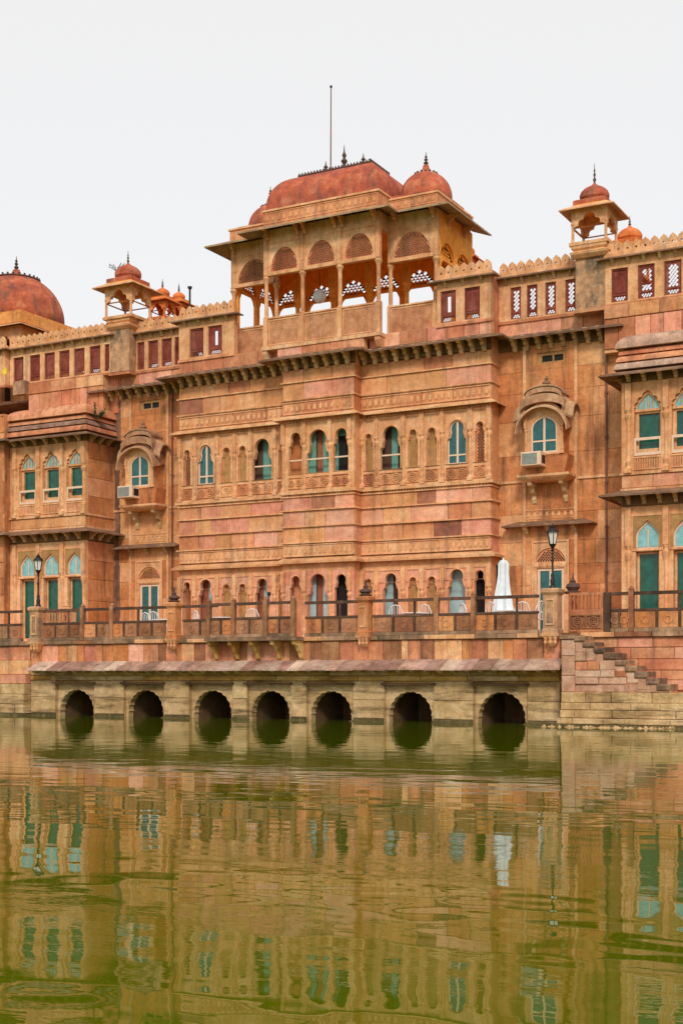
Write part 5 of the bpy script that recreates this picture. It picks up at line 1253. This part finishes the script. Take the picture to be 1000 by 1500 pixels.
spots = [(728, -2.6, 160, 'white metal chair left of the closed umbrella base'), (765, -2.3, 200, 'white metal chair just right of the closed umbrella'), (781, -2.5, 250, 'rightmost white metal chair, near the tall lamp pedestal'),
         (630, -2.3, 170, 'white metal chair in front of the plain niches right of the middle pedestal'), (583, -2.4, 190, 'white metal chair beside the arch right of the middle pedestal'), (690, -2.4, 140, 'white metal chair in front of the pale blue doorway'),
         (372, -2.6, 200, 'pale chair behind the middle balcony rail'), (298, -2.4, 150, 'white chair behind the rail left of the middle balcony'), (232, -2.5, 180, 'white chair in front of the left teal door'), (222, -2.1, 170, 'farther white chair by the left teal door')]
for i, (px, y, a, lab) in enumerate(spots):
    loc = Vector((XP(px, y), y, ZF))
    if i == 0: ch0.location = loc; ch0.rotation_euler = (0, 0, R(a)); ch0['label'] = lab; WL[ch0] = loc
    else: inst(ch0, loc, None, rz=R(a), label=lab)
tb = None
for px, y, lab in ((745, -2.3, 'round white table under the closed umbrella'), (608, -2.3, 'round white table between chairs right of the middle pedestal'), (326, -2.4, 'round white table behind the balcony railing'), (240, -2.0, 'round white table by the left teal door')):
    x = XP(px, y)
    if tb is None:
        tb = empty('terrace_table', (x, y, ZF), lab, 'table', 'white tables on the terrace')
        O('table_top', MB().lathe(x, y, [(.42, ZF + .71), (.43, ZF + .725), (.42, ZF + .74)], 20), WHITE, tb)
        for k in range(3): a = R(120 * k + 20); O('leg', MB().tube([(x + .05 * math.cos(a), y + .05 * math.sin(a), ZF + .7), (x + .3 * math.cos(a), y + .3 * math.sin(a), ZF)], .016, 5), WHITE, tb)
    else: inst(tb, (x, y, ZF), None, label=lab)
# air conditioners in front of the jharokha windows
def aircon(cx, y, z, lab):
    t = empty('window_air_conditioner', (cx, y, z), lab, 'air conditioner', 'window air conditioners')
    w_, h, d = .66, .44, .5
    O('housing', MB().cbox(cx - w_ / 2, cx + w_ / 2, y, y + d, z, z + h, .02), WHT, t)
    O('grille', MB().box(cx - w_ / 2 + .05, cx + w_ / 2 - .12, y - .006, y + .003, z + .05, z + h - .05), GRILL, t)
    mb = MB()
    for i in range(9): zz_ = z + .07 + i * (h - .14) / 8; mb.box(cx - w_ / 2 + .05, cx + w_ / 2 - .12, y - .02, y - .007, zz_ - .008, zz_ + .008)
    O('louvre', mb, GRILL, t)
    O('side_vent', MB().box(cx + w_ / 2 + .001, cx + w_ / 2 + .006, y + .12, y + d - .08, z + .08, z + h - .1), IRON, t)
aircon(XA + 7.88 - .28, -.45, 7.98, 'cream box air conditioner on the right oriel balcony'); aircon(XA - 7.88 - .34, -.45, 7.98, 'cream box air conditioner on the left oriel balcony')
# small dark lamp fixed on the balcony rail
x_ = XP(394, BYP); t = empty('rail_spotlight', (x_, BYP, ZRT), 'small black spotlight on the middle balcony rail', 'spotlight')
O('stem', MB().tube([(x_, BYP, ZRT + .0), (x_, BYP, ZRT + .2)], .015, 6), IRON, t); O('head', MB().lathe(x_, BYP, [(.03, ZRT + .18), (.06, ZRT + .22), (.06, ZRT + .28), (.02, ZRT + .31)], 10), IRON, t)
# plants rooted in the masonry
def shrub(cx, cy, z, s, n_, lab):
    t = empty('wall_shrub', (cx, cy, z), lab, 'plant'); st = MB(); lf = MB()
    for k in range(7):
        a = random.uniform(0, 6.28); L_ = s * random.uniform(.6, 1.1); tip = (cx + L_ * .8 * math.cos(a), cy + L_ * .8 * math.sin(a), z + L_ * random.uniform(.3, 1)); st.tube([(cx, cy, z - .05), tip], [.012, .004], 4)
        for j in range(n_):
            f_ = random.uniform(.3, 1.1); p = [cx + (tip[0] - cx) * f_, cy + (tip[1] - cy) * f_, z + (tip[2] - z) * f_]
            d = Vector([random.uniform(-1, 1) for _ in range(3)]).normalized(); e_ = d.cross(Vector((.3, .2, 1))).normalized(); l_ = s * random.uniform(.12, .2); p = Vector(p)
            lf.add([p, p + d * l_ * .5 + e_ * l_ * .28, p + d * l_, p + d * l_ * .5 - e_ * l_ * .28], [(0, 1, 2, 3)])
    O('stems', st, PIPE, t); O('leaves', lf, LEAF, t, kind='stuff')
shrub(XLB + .12, -.55, 10.95, .55, 60, 'small green shrub growing from the side of the left bay roof')
shrub((XPL0 + XPL1) / 2 - .26, YR - .25, 14.84 + 2.1 * .58 + .16 + .36 * .58 + .58 * .58, .34, 26, 'tiny grey-green plant sprouting on the left pier kiosk dome')
# yellow cloth hung out at the far left balcony
x_ = XP(9, -.3); z_ = ZP(9, 548, -.3)
mb = MB()
for i in range(4): mb.box(x_ - .08 + i * .045, x_ - .08 + i * .045 + .041, -.42 + .02 * (i % 2), -.38 + .02 * (i % 2), z_ - .03, z_ + .26 - .05 * abs(i - 2))
c_ = O('hanging_cloth', mb, YEL); tag(c_, 'small bright yellow cloth hanging at the upper left balcony', 'cloth')
